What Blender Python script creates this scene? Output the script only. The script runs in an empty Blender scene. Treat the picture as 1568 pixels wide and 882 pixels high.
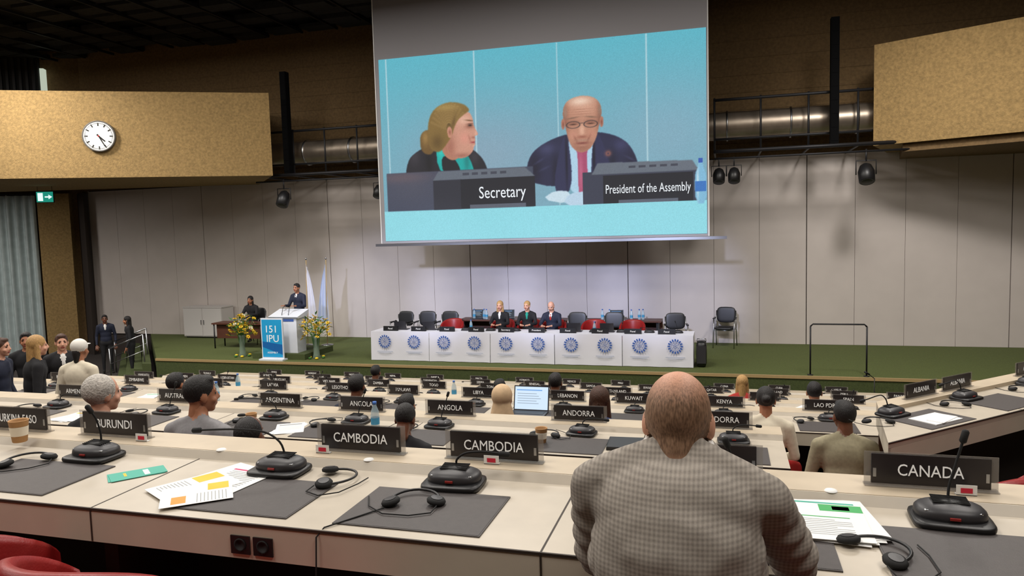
import bpy, bmesh, math, random
import numpy as np
from mathutils import Vector, Matrix
random.seed(7)
scn=bpy.context.scene
col=scn.collection
try:
    scn.view_settings.view_transform='Standard'
except Exception: pass

# ---------------------------------------------------------------- materials
def lin(c):
    out=[]
    for v in c[:3]:
        v=v/255.0
        out.append(v/12.92 if v<=0.04045 else ((v+0.055)/1.055)**2.4)
    return out
MC={}
def M(name,c,rough=.6,metal=0,emit=0,noise=0,ns=20,bump=0,bs=60,alpha=1,stretch=None,spec=None):
    if name in MC: return MC[name]
    m=bpy.data.materials.new(name); m.use_nodes=True
    nt=m.node_tree; b=nt.nodes['Principled BSDF']; L=lin(c)
    b.inputs['Base Color'].default_value=(*L,1)
    b.inputs['Roughness'].default_value=rough
    b.inputs['Metallic'].default_value=metal
    if spec is not None: b.inputs['Specular IOR Level'].default_value=spec
    if alpha<1: b.inputs['Alpha'].default_value=alpha
    if emit>0:
        b.inputs['Emission Color'].default_value=(*L,1)
        b.inputs['Emission Strength'].default_value=emit
    if noise>0 or bump>0:
        tc=nt.nodes.new('ShaderNodeTexCoord')
        mp=nt.nodes.new('ShaderNodeMapping')
        if stretch: mp.inputs['Scale'].default_value=stretch
        nt.links.new(tc.outputs['Object'],mp.inputs['Vector'])
    if noise>0:
        n=nt.nodes.new('ShaderNodeTexNoise'); n.inputs['Scale'].default_value=ns; n.inputs['Detail'].default_value=8
        r=nt.nodes.new('ShaderNodeValToRGB')
        r.color_ramp.elements[0].position=.3; r.color_ramp.elements[1].position=.7
        r.color_ramp.elements[0].color=(*[x*(1-noise) for x in L],1)
        r.color_ramp.elements[1].color=(*[min(1,x*(1+noise)) for x in L],1)
        nt.links.new(mp.outputs[0],n.inputs['Vector']); nt.links.new(n.outputs['Fac'],r.inputs[0]); nt.links.new(r.outputs[0],b.inputs['Base Color'])
    if bump>0:
        n=nt.nodes.new('ShaderNodeTexNoise'); n.inputs['Scale'].default_value=bs; n.inputs['Detail'].default_value=4
        bp=nt.nodes.new('ShaderNodeBump'); bp.inputs['Strength'].default_value=bump; bp.inputs['Distance'].default_value=.02
        nt.links.new(mp.outputs[0],n.inputs['Vector']); nt.links.new(n.outputs['Fac'],bp.inputs['Height']); nt.links.new(bp.outputs[0],b.inputs['Normal'])
    MC[name]=m; return m
def E(name,c,s=1.0):
    if name in MC: return MC[name]
    m=bpy.data.materials.new(name); m.use_nodes=True; nt=m.node_tree
    b=nt.nodes['Principled BSDF']; b.inputs['Base Color'].default_value=(0.02,0.02,0.02,1); b.inputs['Roughness'].default_value=.9
    b.inputs['Emission Color'].default_value=(*lin(c),1); b.inputs['Emission Strength'].default_value=s
    MC[name]=m; return m

desk_m=M('desk_laminate',(188,178,162),.4,noise=.05,ns=9)
ledge_m=M('ledge_laminate',(194,179,156),.45,noise=.06,ns=7)
fascia_m=M('desk_fascia',(202,193,175),.5,noise=.04,ns=6)
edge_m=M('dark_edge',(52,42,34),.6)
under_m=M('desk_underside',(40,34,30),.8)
mat_m=M('leather_mat',(68,63,62),.55,noise=.08,ns=40,bump=.1,bs=300)
blk=M('black_plastic',(22,22,24),.42)
blk2=M('charcoal_plastic',(48,47,50),.45)
blkm=M('matte_black',(14,14,15),.8)
plate_m=M('nameplate_insert',(38,33,34),.3)
acryl=M('acrylic',(150,145,140),.08,alpha=.35)
white_t=M('white_print',(240,240,238),.5,emit=.15)
red_l=M('red_leather',(140,26,26),.4,noise=.12,ns=12,bump=.08,bs=120)
chrome=M('brushed_metal',(170,172,175),.3,metal=1)
dsteel=M('dark_steel',(35,35,38),.5,metal=.3)
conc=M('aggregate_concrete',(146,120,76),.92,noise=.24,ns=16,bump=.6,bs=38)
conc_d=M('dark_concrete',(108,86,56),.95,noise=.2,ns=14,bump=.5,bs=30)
ceil_m=M('ceiling_black',(18,18,20),.95,noise=.4,ns=3)
baf_m=M('ceiling_baffle',(36,36,38),.9,noise=.3,ns=8)
panel_m=M('wall_panel',(202,193,187),.6,noise=.03,ns=2,bump=.03,bs=200)
gap_m=M('panel_joint',(58,50,46),.8)
green_m=M('green_carpet',(82,92,44),.97,noise=.25,ns=60,bump=.3,bs=250)
green_d=M('green_fascia',(66,76,38),.95,noise=.25,ns=50)
carp_m=M('grey_carpet',(50,44,42),.97,noise=.2,ns=40)
wood_m=M('wood_trim',(170,145,100),.5,noise=.15,ns=15,stretch=(1,20,20))
wood_d=M('dark_wood',(82,48,36),.45,noise=.2,ns=8,stretch=(1,14,14))
cloth_w=M('white_tablecloth',(226,226,236),.8,bump=.15,bs=6)
paper=M('paper_white',(232,232,230),.7)
logo_b=M('logo_blue',(62,98,174),.6)
skinA=M('skin_light',(214,160,134),.5,noise=.07,ns=25)
skinB=M('skin_tan',(170,115,85),.5,noise=.07,ns=25)
skinC=M('skin_brown',(112,70,50),.45,noise=.08,ns=25)
h_blk=M('hair_black',(24,20,20),.55,noise=.4,ns=60,stretch=(3,3,.5),bump=.5,bs=90)
h_brn=M('hair_brown',(72,44,30),.55,noise=.35,ns=60,stretch=(3,3,.5),bump=.5,bs=90)
h_bld=M('hair_blond',(186,146,92),.55,noise=.3,ns=60,stretch=(3,3,.5),bump=.5,bs=90)
h_gry=M('hair_grey',(190,184,176),.7,noise=.3,ns=60,bump=.5,bs=90)
hij=M('hijab_beige',(206,176,140),.85,noise=.1,ns=20)
capw=M('cap_white',(225,222,214),.8)
eye_m=M('eye_dark',(30,22,18),.3)
lip_m=M('lips',(160,80,72),.5)
c_blk=M('cloth_black',(24,24,28),.85,noise=.15,ns=30)
c_nvy=M('cloth_navy',(26,32,52),.8,noise=.12,ns=30)
c_gry=M('cloth_grey',(138,136,138),.85,noise=.1,ns=60)
c_crm=M('cloth_cream',(224,214,192),.85,noise=.06,ns=30)
c_bge=M('cloth_khaki',(150,142,116),.85,noise=.12,ns=40)
c_wht=M('cloth_white',(232,230,226),.8)
c_red=M('cloth_red',(170,42,34),.8)
c_blu=M('cloth_blue',(58,72,110),.85,noise=.1,ns=30)
c_tea=M('cloth_teal',(30,150,130),.8)
shoe_m=M('shoe_black',(18,16,16),.4)

# checked jacket
def jacket_mat():
    m=bpy.data.materials.new('checked_tweed'); m.use_nodes=True; nt=m.node_tree; b=nt.nodes['Principled BSDF']
    b.inputs['Roughness'].default_value=.88; b.inputs['Specular IOR Level'].default_value=.2
    tc=nt.nodes.new('ShaderNodeTexCoord'); sp=nt.nodes.new('ShaderNodeSeparateXYZ'); nt.links.new(tc.outputs['Object'],sp.inputs[0])
    outs=[]
    for ax,per in (('X',.0098),('Z',.0098)):
        a=nt.nodes.new('ShaderNodeMath'); a.operation='MULTIPLY'; a.inputs[1].default_value=2*math.pi/per
        nt.links.new(sp.outputs[ax],a.inputs[0])
        s=nt.nodes.new('ShaderNodeMath'); s.operation='SINE'; nt.links.new(a.outputs[0],s.inputs[0])
        g=nt.nodes.new('ShaderNodeMath'); g.operation='MULTIPLY_ADD'; g.inputs[1].default_value=.5; g.inputs[2].default_value=.5; nt.links.new(s.outputs[0],g.inputs[0])
        outs.append(g)
    ad=nt.nodes.new('ShaderNodeMath'); ad.operation='ADD'; nt.links.new(outs[0].outputs[0],ad.inputs[0]); nt.links.new(outs[1].outputs[0],ad.inputs[1])
    ml=nt.nodes.new('ShaderNodeMath'); ml.operation='MULTIPLY'; ml.inputs[1].default_value=.33; nt.links.new(ad.outputs[0],ml.inputs[0])
    nz=nt.nodes.new('ShaderNodeTexNoise'); nz.inputs['Scale'].default_value=260; nt.links.new(tc.outputs['Object'],nz.inputs['Vector'])
    a2=nt.nodes.new('ShaderNodeMath'); a2.operation='MULTIPLY_ADD'; a2.inputs[1].default_value=.4; a2.inputs[2].default_value=-.1
    nt.links.new(nz.outputs['Fac'],a2.inputs[0])
    a3=nt.nodes.new('ShaderNodeMath'); a3.operation='ADD'; a3.use_clamp=True; nt.links.new(ml.outputs[0],a3.inputs[0]); nt.links.new(a2.outputs[0],a3.inputs[1])
    mx=nt.nodes.new('ShaderNodeMix'); mx.data_type='RGBA'
    mx.inputs['A'].default_value=(*lin((172,164,154)),1); mx.inputs['B'].default_value=(*lin((112,106,100)),1)
    nt.links.new(a3.outputs[0],mx.inputs['Factor']); nt.links.new(mx.outputs['Result'],b.inputs['Base Color'])
    n2=nt.nodes.new('ShaderNodeTexNoise'); n2.inputs['Scale'].default_value=9; nt.links.new(tc.outputs['Object'],n2.inputs['Vector'])
    bp=nt.nodes.new('ShaderNodeBump'); bp.inputs['Strength'].default_value=.35; bp.inputs['Distance'].default_value=.03
    nt.links.new(n2.outputs['Fac'],bp.inputs['Height']); nt.links.new(bp.outputs[0],b.inputs['Normal'])
    return m
tweed=jacket_mat()
def crop_mat():
    m=bpy.data.materials.new('cropped_hair'); m.use_nodes=True; nt=m.node_tree; b=nt.nodes['Principled BSDF']
    b.inputs['Roughness'].default_value=.6
    tc=nt.nodes.new('ShaderNodeTexCoord'); sp=nt.nodes.new('ShaderNodeSeparateXYZ'); nt.links.new(tc.outputs['Object'],sp.inputs[0])
    mp=nt.nodes.new('ShaderNodeMapping'); mp.inputs['Scale'].default_value=(1,1,.25); nt.links.new(tc.outputs['Object'],mp.inputs['Vector'])
    nz=nt.nodes.new('ShaderNodeTexNoise'); nz.inputs['Scale'].default_value=260; nz.inputs['Detail'].default_value=5; nt.links.new(mp.outputs[0],nz.inputs['Vector'])
    ma=nt.nodes.new('ShaderNodeMath'); ma.operation='MULTIPLY_ADD'; ma.inputs[1].default_value=.06; nt.links.new(nz.outputs['Fac'],ma.inputs[0]); nt.links.new(sp.outputs['Z'],ma.inputs[2])
    mr=nt.nodes.new('ShaderNodeMapRange'); mr.inputs['From Min'].default_value=.075; mr.inputs['From Max'].default_value=.145; mr.inputs['To Max'].default_value=.9
    nt.links.new(ma.outputs[0],mr.inputs['Value'])
    rp=nt.nodes.new('ShaderNodeValToRGB'); rp.color_ramp.elements[0].position=.35; rp.color_ramp.elements[1].position=.68
    rp.color_ramp.elements[0].color=(*lin((104,78,58)),1); rp.color_ramp.elements[1].color=(*lin((158,124,98)),1)
    nt.links.new(nz.outputs['Fac'],rp.inputs[0])
    mx=nt.nodes.new('ShaderNodeMix'); mx.data_type='RGBA'
    nt.links.new(rp.outputs[0],mx.inputs['A']); mx.inputs['B'].default_value=(*lin((212,156,128)),1)
    nt.links.new(mr.outputs[0],mx.inputs['Factor'])
    mr2=nt.nodes.new('ShaderNodeMapRange'); mr2.inputs['From Min'].default_value=-.04; mr2.inputs['From Max'].default_value=-.085
    nt.links.new(ma.outputs[0],mr2.inputs['Value'])
    mx2=nt.nodes.new('ShaderNodeMix'); mx2.data_type='RGBA'; nt.links.new(mr2.outputs[0],mx2.inputs['Factor'])
    nt.links.new(mx.outputs['Result'],mx2.inputs['A']); mx2.inputs['B'].default_value=(*lin((208,150,124)),1)
    nt.links.new(mx2.outputs['Result'],b.inputs['Base Color'])
    return m
crop_h=crop_mat()

# ---------------------------------------------------------------- mesh builder
class MB:
    def __init__(s): s.v=[];s.f=[];s.m=[];s.s=[];s.mats=[]
    def mi(s,mat):
        if mat not in s.mats: s.mats.append(mat)
        return s.mats.index(mat)
    def add(s,vs,fs,mat,smooth=False,T=None):
        o=len(s.v); k=s.mi(mat)
        for v in vs:
            v=Vector(v)
            if T is not None: v=T@v
            s.v.append(v)
        for f in fs:
            s.f.append([i+o for i in f]); s.m.append(k); s.s.append(smooth)
    def box(s,x0,x1,y0,y1,z0,z1,mat,T=None):
        vs=[(x0,y0,z0),(x1,y0,z0),(x1,y1,z0),(x0,y1,z0),(x0,y0,z1),(x1,y0,z1),(x1,y1,z1),(x0,y1,z1)]
        s.add(vs,[(0,3,2,1),(4,5,6,7),(0,1,5,4),(1,2,6,5),(2,3,7,6),(3,0,4,7)],mat,False,T)
    def prism(s,poly,z0,z1,mat,T=None):
        n=len(poly)
        vs=[(p[0],p[1],z0) for p in poly]+[(p[0],p[1],z1) for p in poly]
        fs=[tuple(reversed(range(n))),tuple(range(n,2*n))]+[(i,(i+1)%n,n+(i+1)%n,n+i) for i in range(n)]
        s.add(vs,fs,mat,False,T)
    def extx(s,prof,x0,x1,mat,T=None):
        n=len(prof)
        vs=[(x0,p[0],p[1]) for p in prof]+[(x1,p[0],p[1]) for p in prof]
        fs=[tuple(range(n)),tuple(reversed(range(n,2*n)))]+[(i,n+i,n+(i+1)%n,(i+1)%n) for i in range(n)]
        s.add(vs,fs,mat,False,T)
    def tube(s,path,r,mat,seg=8,T=None,closed=False):
        path=[Vector(p) for p in path]; n=len(path)
        rs=r if isinstance(r,(list,tuple)) else [r]*n
        vs=[];fs=[]
        prev=None
        for i,p in enumerate(path):
            if i==0: t=path[1]-p
            elif i==n-1: t=p-path[i-1]
            else: t=path[i+1]-path[i-1]
            t.normalize()
            if prev is None:
                a=Vector((0,0,1)) if abs(t.z)<.9 else Vector((1,0,0))
                u=t.cross(a).normalized()
            else:
                u=(prev-t*prev.dot(t))
                u=u.normalized() if u.length>1e-6 else t.orthogonal().normalized()
            prev=u; w=t.cross(u)
            for k in range(seg):
                a=2*math.pi*k/seg
                vs.append(p+(u*math.cos(a)+w*math.sin(a))*rs[i])
        for i in range(n-1):
            for k in range(seg):
                k2=(k+1)%seg
                fs.append((i*seg+k,i*seg+k2,(i+1)*seg+k2,(i+1)*seg+k))
        fs.append(tuple(reversed(range(seg)))); fs.append(tuple(range((n-1)*seg,n*seg)))
        s.add(vs,fs,mat,True,T)
    def lathe(s,prof,mat,seg=20,T=None,c=(0,0,0),cap=True):
        vs=[];fs=[];n=len(prof)
        for (r,z) in prof:
            for k in range(seg):
                a=2*math.pi*k/seg
                vs.append((c[0]+r*math.cos(a),c[1]+r*math.sin(a),c[2]+z))
        for i in range(n-1):
            for k in range(seg):
                k2=(k+1)%seg
                fs.append((i*seg+k,i*seg+k2,(i+1)*seg+k2,(i+1)*seg+k))
        if cap:
            fs.append(tuple(reversed(range(seg)))); fs.append(tuple(range((n-1)*seg,n*seg)))
        s.add(vs,fs,mat,True,T)
    def sup(s,c,r,mat,p=4,seg=16,T=None):
        def f(v,e): return math.copysign(abs(v)**e,v)
        e=2.0/p; vs=[];fs=[];h=seg//2
        for i in range(h+1):
            ph=-math.pi/2+math.pi*i/h
            for k in range(seg):
                th=2*math.pi*k/seg
                vs.append((c[0]+r[0]*f(math.cos(ph),e)*f(math.cos(th),e),c[1]+r[1]*f(math.cos(ph),e)*f(math.sin(th),e),c[2]+r[2]*f(math.sin(ph),e)))
        for i in range(h):
            for k in range(seg):
                k2=(k+1)%seg
                fs.append((i*seg+k,i*seg+k2,(i+1)*seg+k2,(i+1)*seg+k))
        s.add(vs,fs,mat,True,T)
    def mesh(s,name):
        me=bpy.data.meshes.new(name)
        me.from_pydata([tuple(v) for v in s.v],[],s.f)
        for m in s.mats: me.materials.append(m)
        for i,p in enumerate(me.polygons):
            p.material_index=s.m[i]; p.use_smooth=s.s[i]
        me.update()
        return me
    def obj(s,name,loc=(0,0,0),rz=0,parent=None,scale=1):
        return inst(name,s.mesh(name),loc,rz,parent,scale)
def inst(name,me,loc=(0,0,0),rz=0,parent=None,scale=1,rx=0,ry=0):
    o=bpy.data.objects.new(name,me); col.objects.link(o)
    o.location=loc; o.rotation_euler=(rx,ry,rz)
    o.scale=(scale,)*3 if not isinstance(scale,(tuple,list)) else scale
    if parent: o.parent=parent
    return o
def empty(name,loc=(0,0,0),rz=0,scale=1):
    o=bpy.data.objects.new(name,None); col.objects.link(o); o.location=loc; o.rotation_euler=(0,0,rz)
    o.scale=(scale,)*3 if not isinstance(scale,(tuple,list)) else scale
    o.empty_display_size=.1
    return o
def txt(body,size,loc,mat,parent=None,rx=math.pi/2,rz=0,sx=1,name='lettering',align='CENTER',ext=.0006):
    c=bpy.data.curves.new(name,'FONT'); c.body=body; c.size=size; c.align_x=align; c.align_y='CENTER'; c.extrude=ext
    c.resolution_u=3
    c.materials.append(mat)
    o=bpy.data.objects.new(name,c); col.objects.link(o); o.location=loc; o.rotation_euler=(rx,0,rz); o.scale=(sx,1,1)
    if parent: o.parent=parent
    return o

# ---------------------------------------------------------------- room shell
CAMZ=4.0
ST=.71      # stage level
SY=16.5     # stage front
WY=20.8     # back wall
CZ=10.55
rows=[('A',2.65,3.10),('B',5.0,2.63),('C',7.5,2.16),('D',9.85,1.69),('E',12.25,1.22),('F',14.5,.80)]

b=MB()
b.box(-31,13,-5,WY+.3,-.2,0,carp_m)
b.obj('floor')
b=MB()
ys=[-5,2.9,5.3,7.75,10.1,12.5]
for i,(n,L,z) in enumerate(rows[:5]):
    zf=z-.78
    b.box(-30,12,ys[0],ys[i+1],0 if i==4 else rows[i+1][2]-.78,zf,carp_m)
    b.box(-30,12,ys[i+1]-.05,ys[i+1]+.004,zf-.04,zf+.003,dsteel)
b.obj('floor_tiers')
b=MB()
b.prism([(1.02,4.9),(1.16,6.0),(6.6,11.25),(11.9,11.25),(11.9,4.9)],1.38,1.85,carp_m)
b.obj('floor_wing_platform')
# ceiling
b=MB(); b.box(-31,13,-5,WY+.3,CZ,CZ+.2,ceil_m); b.obj('ceiling')
b=MB()
x=-28
while x<9:
    y=12.0
    while y<20.4:
        if random.random()<.85: b.box(x,x+.95,y,y+.52,CZ-.22-random.random()*.12,CZ-.14,baf_m)
        y+=.75
    b.box(x-.1,x-.04,12,20.5,CZ-.35,CZ-.28,dsteel)
    x+=1.2
b.obj('ceiling_acoustic_baffles')
# back wall lower panels
b=MB()
b.box(-21.5,12,WY+.06,WY+.3,0,5.75,gap_m)
x=-21.5;k=0
while x<11.9:
    w=1.18
    g=.008 if k%4 else .022
    b.box(x+g,min(x+w,12),WY,WY+.06,ST,5.72,panel_m)
    x+=w;k+=1
b.obj('wall_back')
b=MB()
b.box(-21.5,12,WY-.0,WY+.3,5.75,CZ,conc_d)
for i in range(10):
    b.box(-21.5,12,WY-.015,WY,6.1+i*.45,6.115+i*.45,conc_d)
b.obj('wall_back_upper')
b=MB()
# left slanted wall
D=Vector((-8.5,-4.6,0)).normalized(); ang=math.atan2(D.y,D.x)
T=Matrix.Translation((-21.5,WY,0))@Matrix.Rotation(ang,4,'Z')
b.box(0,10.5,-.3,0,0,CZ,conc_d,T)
b.obj('wall_left_angled')
b=MB()
b.box(.5,1.5,.0,.35,0,5.66,conc,T)
b.obj('concrete_pillar')
b=MB()
b.prism([(0,.0),(.35,.0),(.0,.5)],0,5.66,gap_m,T)
b.obj('trim_1')
b=MB()
b.box(1.2,9.5,.02,.2,7.9,10.3,blkm,T)
for i in range(42): b.box(1.3+i*.2,1.38+i*.2,.2,.26,7.95,10.25,dsteel,T)
b.box(1.0,1.12,.05,.3,8.3,9.9,E('booth_strip',(200,210,190),.8),T)
b.obj('window_1')
b=MB(); b.box(-31,-30,-5,17,0,CZ,conc_d); b.obj('wall_left')
b=MB(); b.box(12,12.5,-5,WY+.3,0,CZ,conc_d); b.obj('wall_right')
b=MB(); b.box(-31,13,-5.4,-5,0,CZ,conc_d); b.obj('wall_rear')
# curtain
b=MB()
n=240;vs=[];fs=[]
for i in range(n+1):
    t=i/n; xx=1.55+t*6.8; yy=.36+.10*math.sin(t*165)+.03*math.sin(t*61)
    vs.append((xx,yy,.05)); vs.append((xx+.01*math.sin(i),yy*.9+.02,5.62))
for i in range(n): fs.append((2*i,2*i+2,2*i+3,2*i+1))
b.add(vs,fs,M('curtain_cloth',(176,188,188),.9,noise=.1,ns=5),True,T)
b.box(1.55,8.4,.25,.45,5.6,5.66,dsteel,T)
b.obj('curtain')
# balconies
b=MB()
fl=[(-14.5,WY-.02),(-28,WY-3.6),(-29.95,12.5),(-24.1,11.6),(-12.1,18.0)]
b.prism(fl,5.68,7.95,conc)
b.obj('balcony')
b=MB()
b.prism([(4.0,WY-.02),(3.32,18.7),(11.9,13.9),(11.9,WY-.02)],5.68,7.95,conc)
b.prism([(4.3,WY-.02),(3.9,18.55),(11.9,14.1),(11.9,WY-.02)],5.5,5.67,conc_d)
b.obj('balcony')
# clock
b=MB()
Tc=Matrix.Rotation(math.pi/2,4,'X')
b.lathe([(.0,.0),(.39,.0),(.41,.01),(.41,.075),(.385,.085),(.37,.07),(.0,.06)],M('clock_rim',(96,92,86),.5),48,Tc,cap=False)
b.lathe([(.0,.074),(.372,.074)],M('clock_face',(240,240,234),.5),48,Tc,cap=False)
for i in range(60):
    a=i*math.pi/30; Lk=.085 if i%5==0 else .03; wk=.014 if i%5==0 else .005
    b.box(-wk,wk,.35-Lk,.35,.077,.08,blkm,Tc@Matrix.Rotation(a,4,'Z'))
b.box(-.017,.017,-.06,.2,.081,.084,blkm,Tc@Matrix.Rotation(-math.radians(133),4,'Z'))
b.box(-.012,.012,-.06,.31,.085,.088,blkm,Tc@Matrix.Rotation(-math.radians(152),4,'Z'))
b.lathe([(.02,.08),(.02,.095)],M('clock_red',(180,30,30)),12,Tc)
b.obj('wall_clock',(-15.93,15.93,6.76),math.radians(28))
# exit sign
SW=Matrix(((1,0,0,0),(0,0,1,0),(0,1,0,0),(0,0,0,1)))
b=MB()
b.box(-.24,.24,-.03,.03,-.17,.17,dsteel)
b.box(-.225,.225,-.034,-.03,-.155,.155,E('exit_green',(30,140,120),1.0))
wm=E('exit_white',(220,240,235),1.2)
b.box(-.19,-.05,-.037,-.034,-.12,.12,wm); b.box(.0,.15,-.037,-.034,-.02,.02,wm); b.prism([(.1,-.07),(.2,0),(.1,.07)],-.037,-.034,wm,SW)
b.box(-.2,-.19,-.005,.005,.17,.32,dsteel); b.box(.19,.2,-.005,.005,.17,.32,dsteel)
b.obj('exit_sign',(-19.7,17.5,5.36),math.radians(30))

# ---------------------------------------------------------------- stage
b=MB()
b.prism([(-15.1,SY),(11.98,SY),(11.98,WY-.01),(-19.2,WY-.01)],0,ST,green_m)
b.obj('stage')
b=MB()
b.box(-15.1,11.98,SY-.03,SY-.001,.02,ST-.06,green_d)
b.box(-15.1,11.98,SY-.05,SY-.001,ST-.06,ST+.004,wood_m)
b.box(-15.1,11.98,SY-.045,SY-.001,0,.08,wood_d)
b.obj('trim_2')
b=MB()
for i in range(4):
    o=.3*i
    b.prism([(-15.2-o,SY-.1),(-15.5-o,SY-.1),(-19.4-o,WY-.2),(-19.2-o,WY-.2)],0,ST-.16*(i+1)+.02,green_d)
b.obj('stage_steps')
b=MB()
for (x,y) in ((-15.6,16.6),(-16.6,17.8)):
    b.tube([(x,y,0.0),(x,y,1.35)],.02,chrome); b.tube([(x-1.1,y-.1,0),(x-1.1,y-.1,.95)],.02,chrome)
    b.tube([(x,y,1.35),(x-1.1,y-.1,.95)],.02,chrome); b.tube([(x,y,.9),(x-1.1,y-.1,.5)],.012,chrome)
b.obj('stair_handrail')
b=MB()
for x in (1.77,2.87): b.tube([(x,16.6,ST),(x,16.6,ST+1.05)],.017,dsteel)
b.tube([(1.77,16.6,ST+1.05),(1.82,16.6,ST+1.1),(2.82,16.6,ST+1.1),(2.87,16.6,ST+1.05)],.017,dsteel)
for x in (1.77,2.87): b.lathe([(.06,0),(.06,.012),(.02,.02)],dsteel,14,c=(x,16.6,ST))
b.obj('stage_guard_rail')
b=MB()
b.lathe([(.12,0),(.12,.015),(.02,.03)],dsteel,16); b.tube([(0,0,.02),(0,0,.75)],.009,blk); b.tube([(0,0,.75),(-.12,-.05,.85)],.008,blk); b.tube([(-.1,-.04,.84),(-.2,-.08,.9)],.018,blk)
b.obj('microphone_stand',(2.95,16.2,0.0))

# truss, duct, columns
b=MB()
for (xa,xb) in ((-13.0,-8.9),(-.2,4.1)):
    b.tube([(xa,18.5,5.72),(xb,18.5,5.72)],.045,dsteel); b.tube([(xa,18.5,5.55),(xb,18.5,5.55)],.025,dsteel)
    b.tube([(xa,18.9,7.0),(xb,18.9,7.0)],.035,dsteel); b.tube([(xa,18.9,6.05),(xb,18.9,6.05)],.03,dsteel)
    n=int((xb-xa)/1.0)
    for i in range(n+1):
        x=xa+(xb-xa)*i/n
        b.tube([(x,18.9,5.7),(x,18.9,7.05)],.025,dsteel); b.tube([(x,18.5,5.72),(x,18.9,5.72),(x,20.7,5.72)],.025,dsteel)
b.obj('lighting_truss')
b=MB()
p=[(x*.5-13.4,19.6,6.45) for x in range(37)]
rr=[.36 if i%2 else .35 for i in range(37)]
b.tube(p,rr,M('duct_metal',(150,138,124),.38,metal=.8,noise=.15,ns=4),24)
for i in range(0,37,3): b.tube([(p[i][0]-.02,19.6,6.45),(p[i][0]+.02,19.6,6.45)],.385,chrome,24)
b.obj('ventilation_duct')
spk=M('speaker_black',(8,8,9),.9,spec=.1)
for xx in (-12.0,2.48):
    b=MB(); b.box(-.09,.09,-.1,.1,0,2.85,spk)
    for i in range(9): b.box(-.075,.075,-.108,-.1,.05+i*.31,.34+i*.31,spk)
    b.box(-.03,.03,.1,.2,.2,.26,dsteel); b.box(-.03,.03,.1,.2,2.4,2.46,dsteel)
    b.obj('line_array_loudspeaker',(xx,18.65,5.78))
def parlight(x,y,z,s=1):
    b=MB()
    b.lathe([(.1,-.32),(.17,-.3),(.18,-.05),(.13,.1),(.06,.16)],blk,18,Matrix.Rotation(-.5,4,'X'))
    b.lathe([(.0,-.31),(.15,-.315)],blk2,18,Matrix.Rotation(-.5,4,'X'),cap=False)
    b.tube([(-.21,0,-.1),(-.21,0,.22),(.21,0,.22),(.21,0,-.1)],.014,dsteel)
    b.tube([(0,0,.2),(0,0,.48)],.02,dsteel)
    b.obj('stage_spotlight',(x,y,z),scale=s)
parlight(-12.1,18.5,5.12); parlight(3.14,18.5,5.12); parlight(-9.1,18.5,5.2,.8); parlight(-.1,18.5,5.2,.8); parlight(.25,18.5,5.2,.8)

# ---------------------------------------------------------------- projection screen
SX0,SX1,SZ0,SZ1=-8.72,-.37,3.77,8.54
W=SX1-SX0;H=SZ1-SZ0
scr=MB()
scr.box(SX0-.12,SX1+.05,18.0,18.03,SZ0-.06,CZ-.35,M('screen_cloth',(150,148,152),.8))
scr.box(SX0-.3,SX1+.45,17.98,18.05,SZ0-.14,SZ0-.07,chrome)
for x in (SX0-.12,SX1+.04): scr.box(x-.012,x+.012,17.985,18.0,SZ0-.06,CZ-.4,paper)
scr_o=scr.obj('projection_screen')
GW,GH=760,434
Uu,Vv=np.meshgrid(np.linspace(0,1,GW),np.linspace(0,1,GH))
def blur(m,n):
    for _ in range(n):
        m=(m+np.roll(m,1,0)+np.roll(m,-1,0))/3; m=(m+np.roll(m,1,1)+np.roll(m,-1,1))/3
    return m
def pmask(pts,soft=1,it=2):
    for _ in range(it):
        q=[];n=len(pts)
        for i in range(n):
            a=pts[i];c=pts[(i+1)%n]
            q+= [(a[0]*.75+c[0]*.25,a[1]*.75+c[1]*.25),(a[0]*.25+c[0]*.75,a[1]*.25+c[1]*.75)]
        pts=q
    m=np.zeros((GH,GW),bool); n=len(pts)
    for i in range(n):
        x1,y1=pts[i];x2,y2=pts[(i+1)%n]
        if y1==y2: continue
        c=((y1>Vv)!=(y2>Vv))&(Uu<(x2-x1)*(Vv-y1)/(y2-y1)+x1)
        m^=c
    return blur(m.astype(float),soft)
def put(m,c,a=1):
    global img
    mm=(m*a)[...,None]; img=img*(1-mm)+np.array(c,float)*mm
def fill(pts,c,soft=1,it=2,a=1):
    m=pmask(pts,soft,it); put(m,c,a); return m
def glow(cu,cv,ru,rv,c,a=1,clip=None,rot=0):
    x=(Uu-cu)*W;y=(Vv-cv)*H; cr,sr=math.cos(rot),math.sin(rot)
    xx=x*cr+y*sr; yy=-x*sr+y*cr
    m=np.exp(-(xx/(ru*W))**2-(yy/(rv*H))**2)
    if clip is not None: m=m*clip
    put(m,c,a)
def rect(u0,u1,v0,v1,c,soft=0,a=1): return fill([(u0,v0),(u1,v0),(u1,v1),(u0,v1)],c,soft,0,a)
t=Vv[...,None]
img=np.array((122,168,186.))*(1-t)+np.array((96,186,204.))*t
glow(.35,.45,.3,.3,(148,166,186),.7); glow(.9,.5,.2,.3,(146,174,194),.6)
for u in (.025,.318,.575,.835): rect(u-.0018,u+.0018,.165,1,(182,216,226),1)
rect(0,1,0,.165,(146,222,234))
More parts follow.
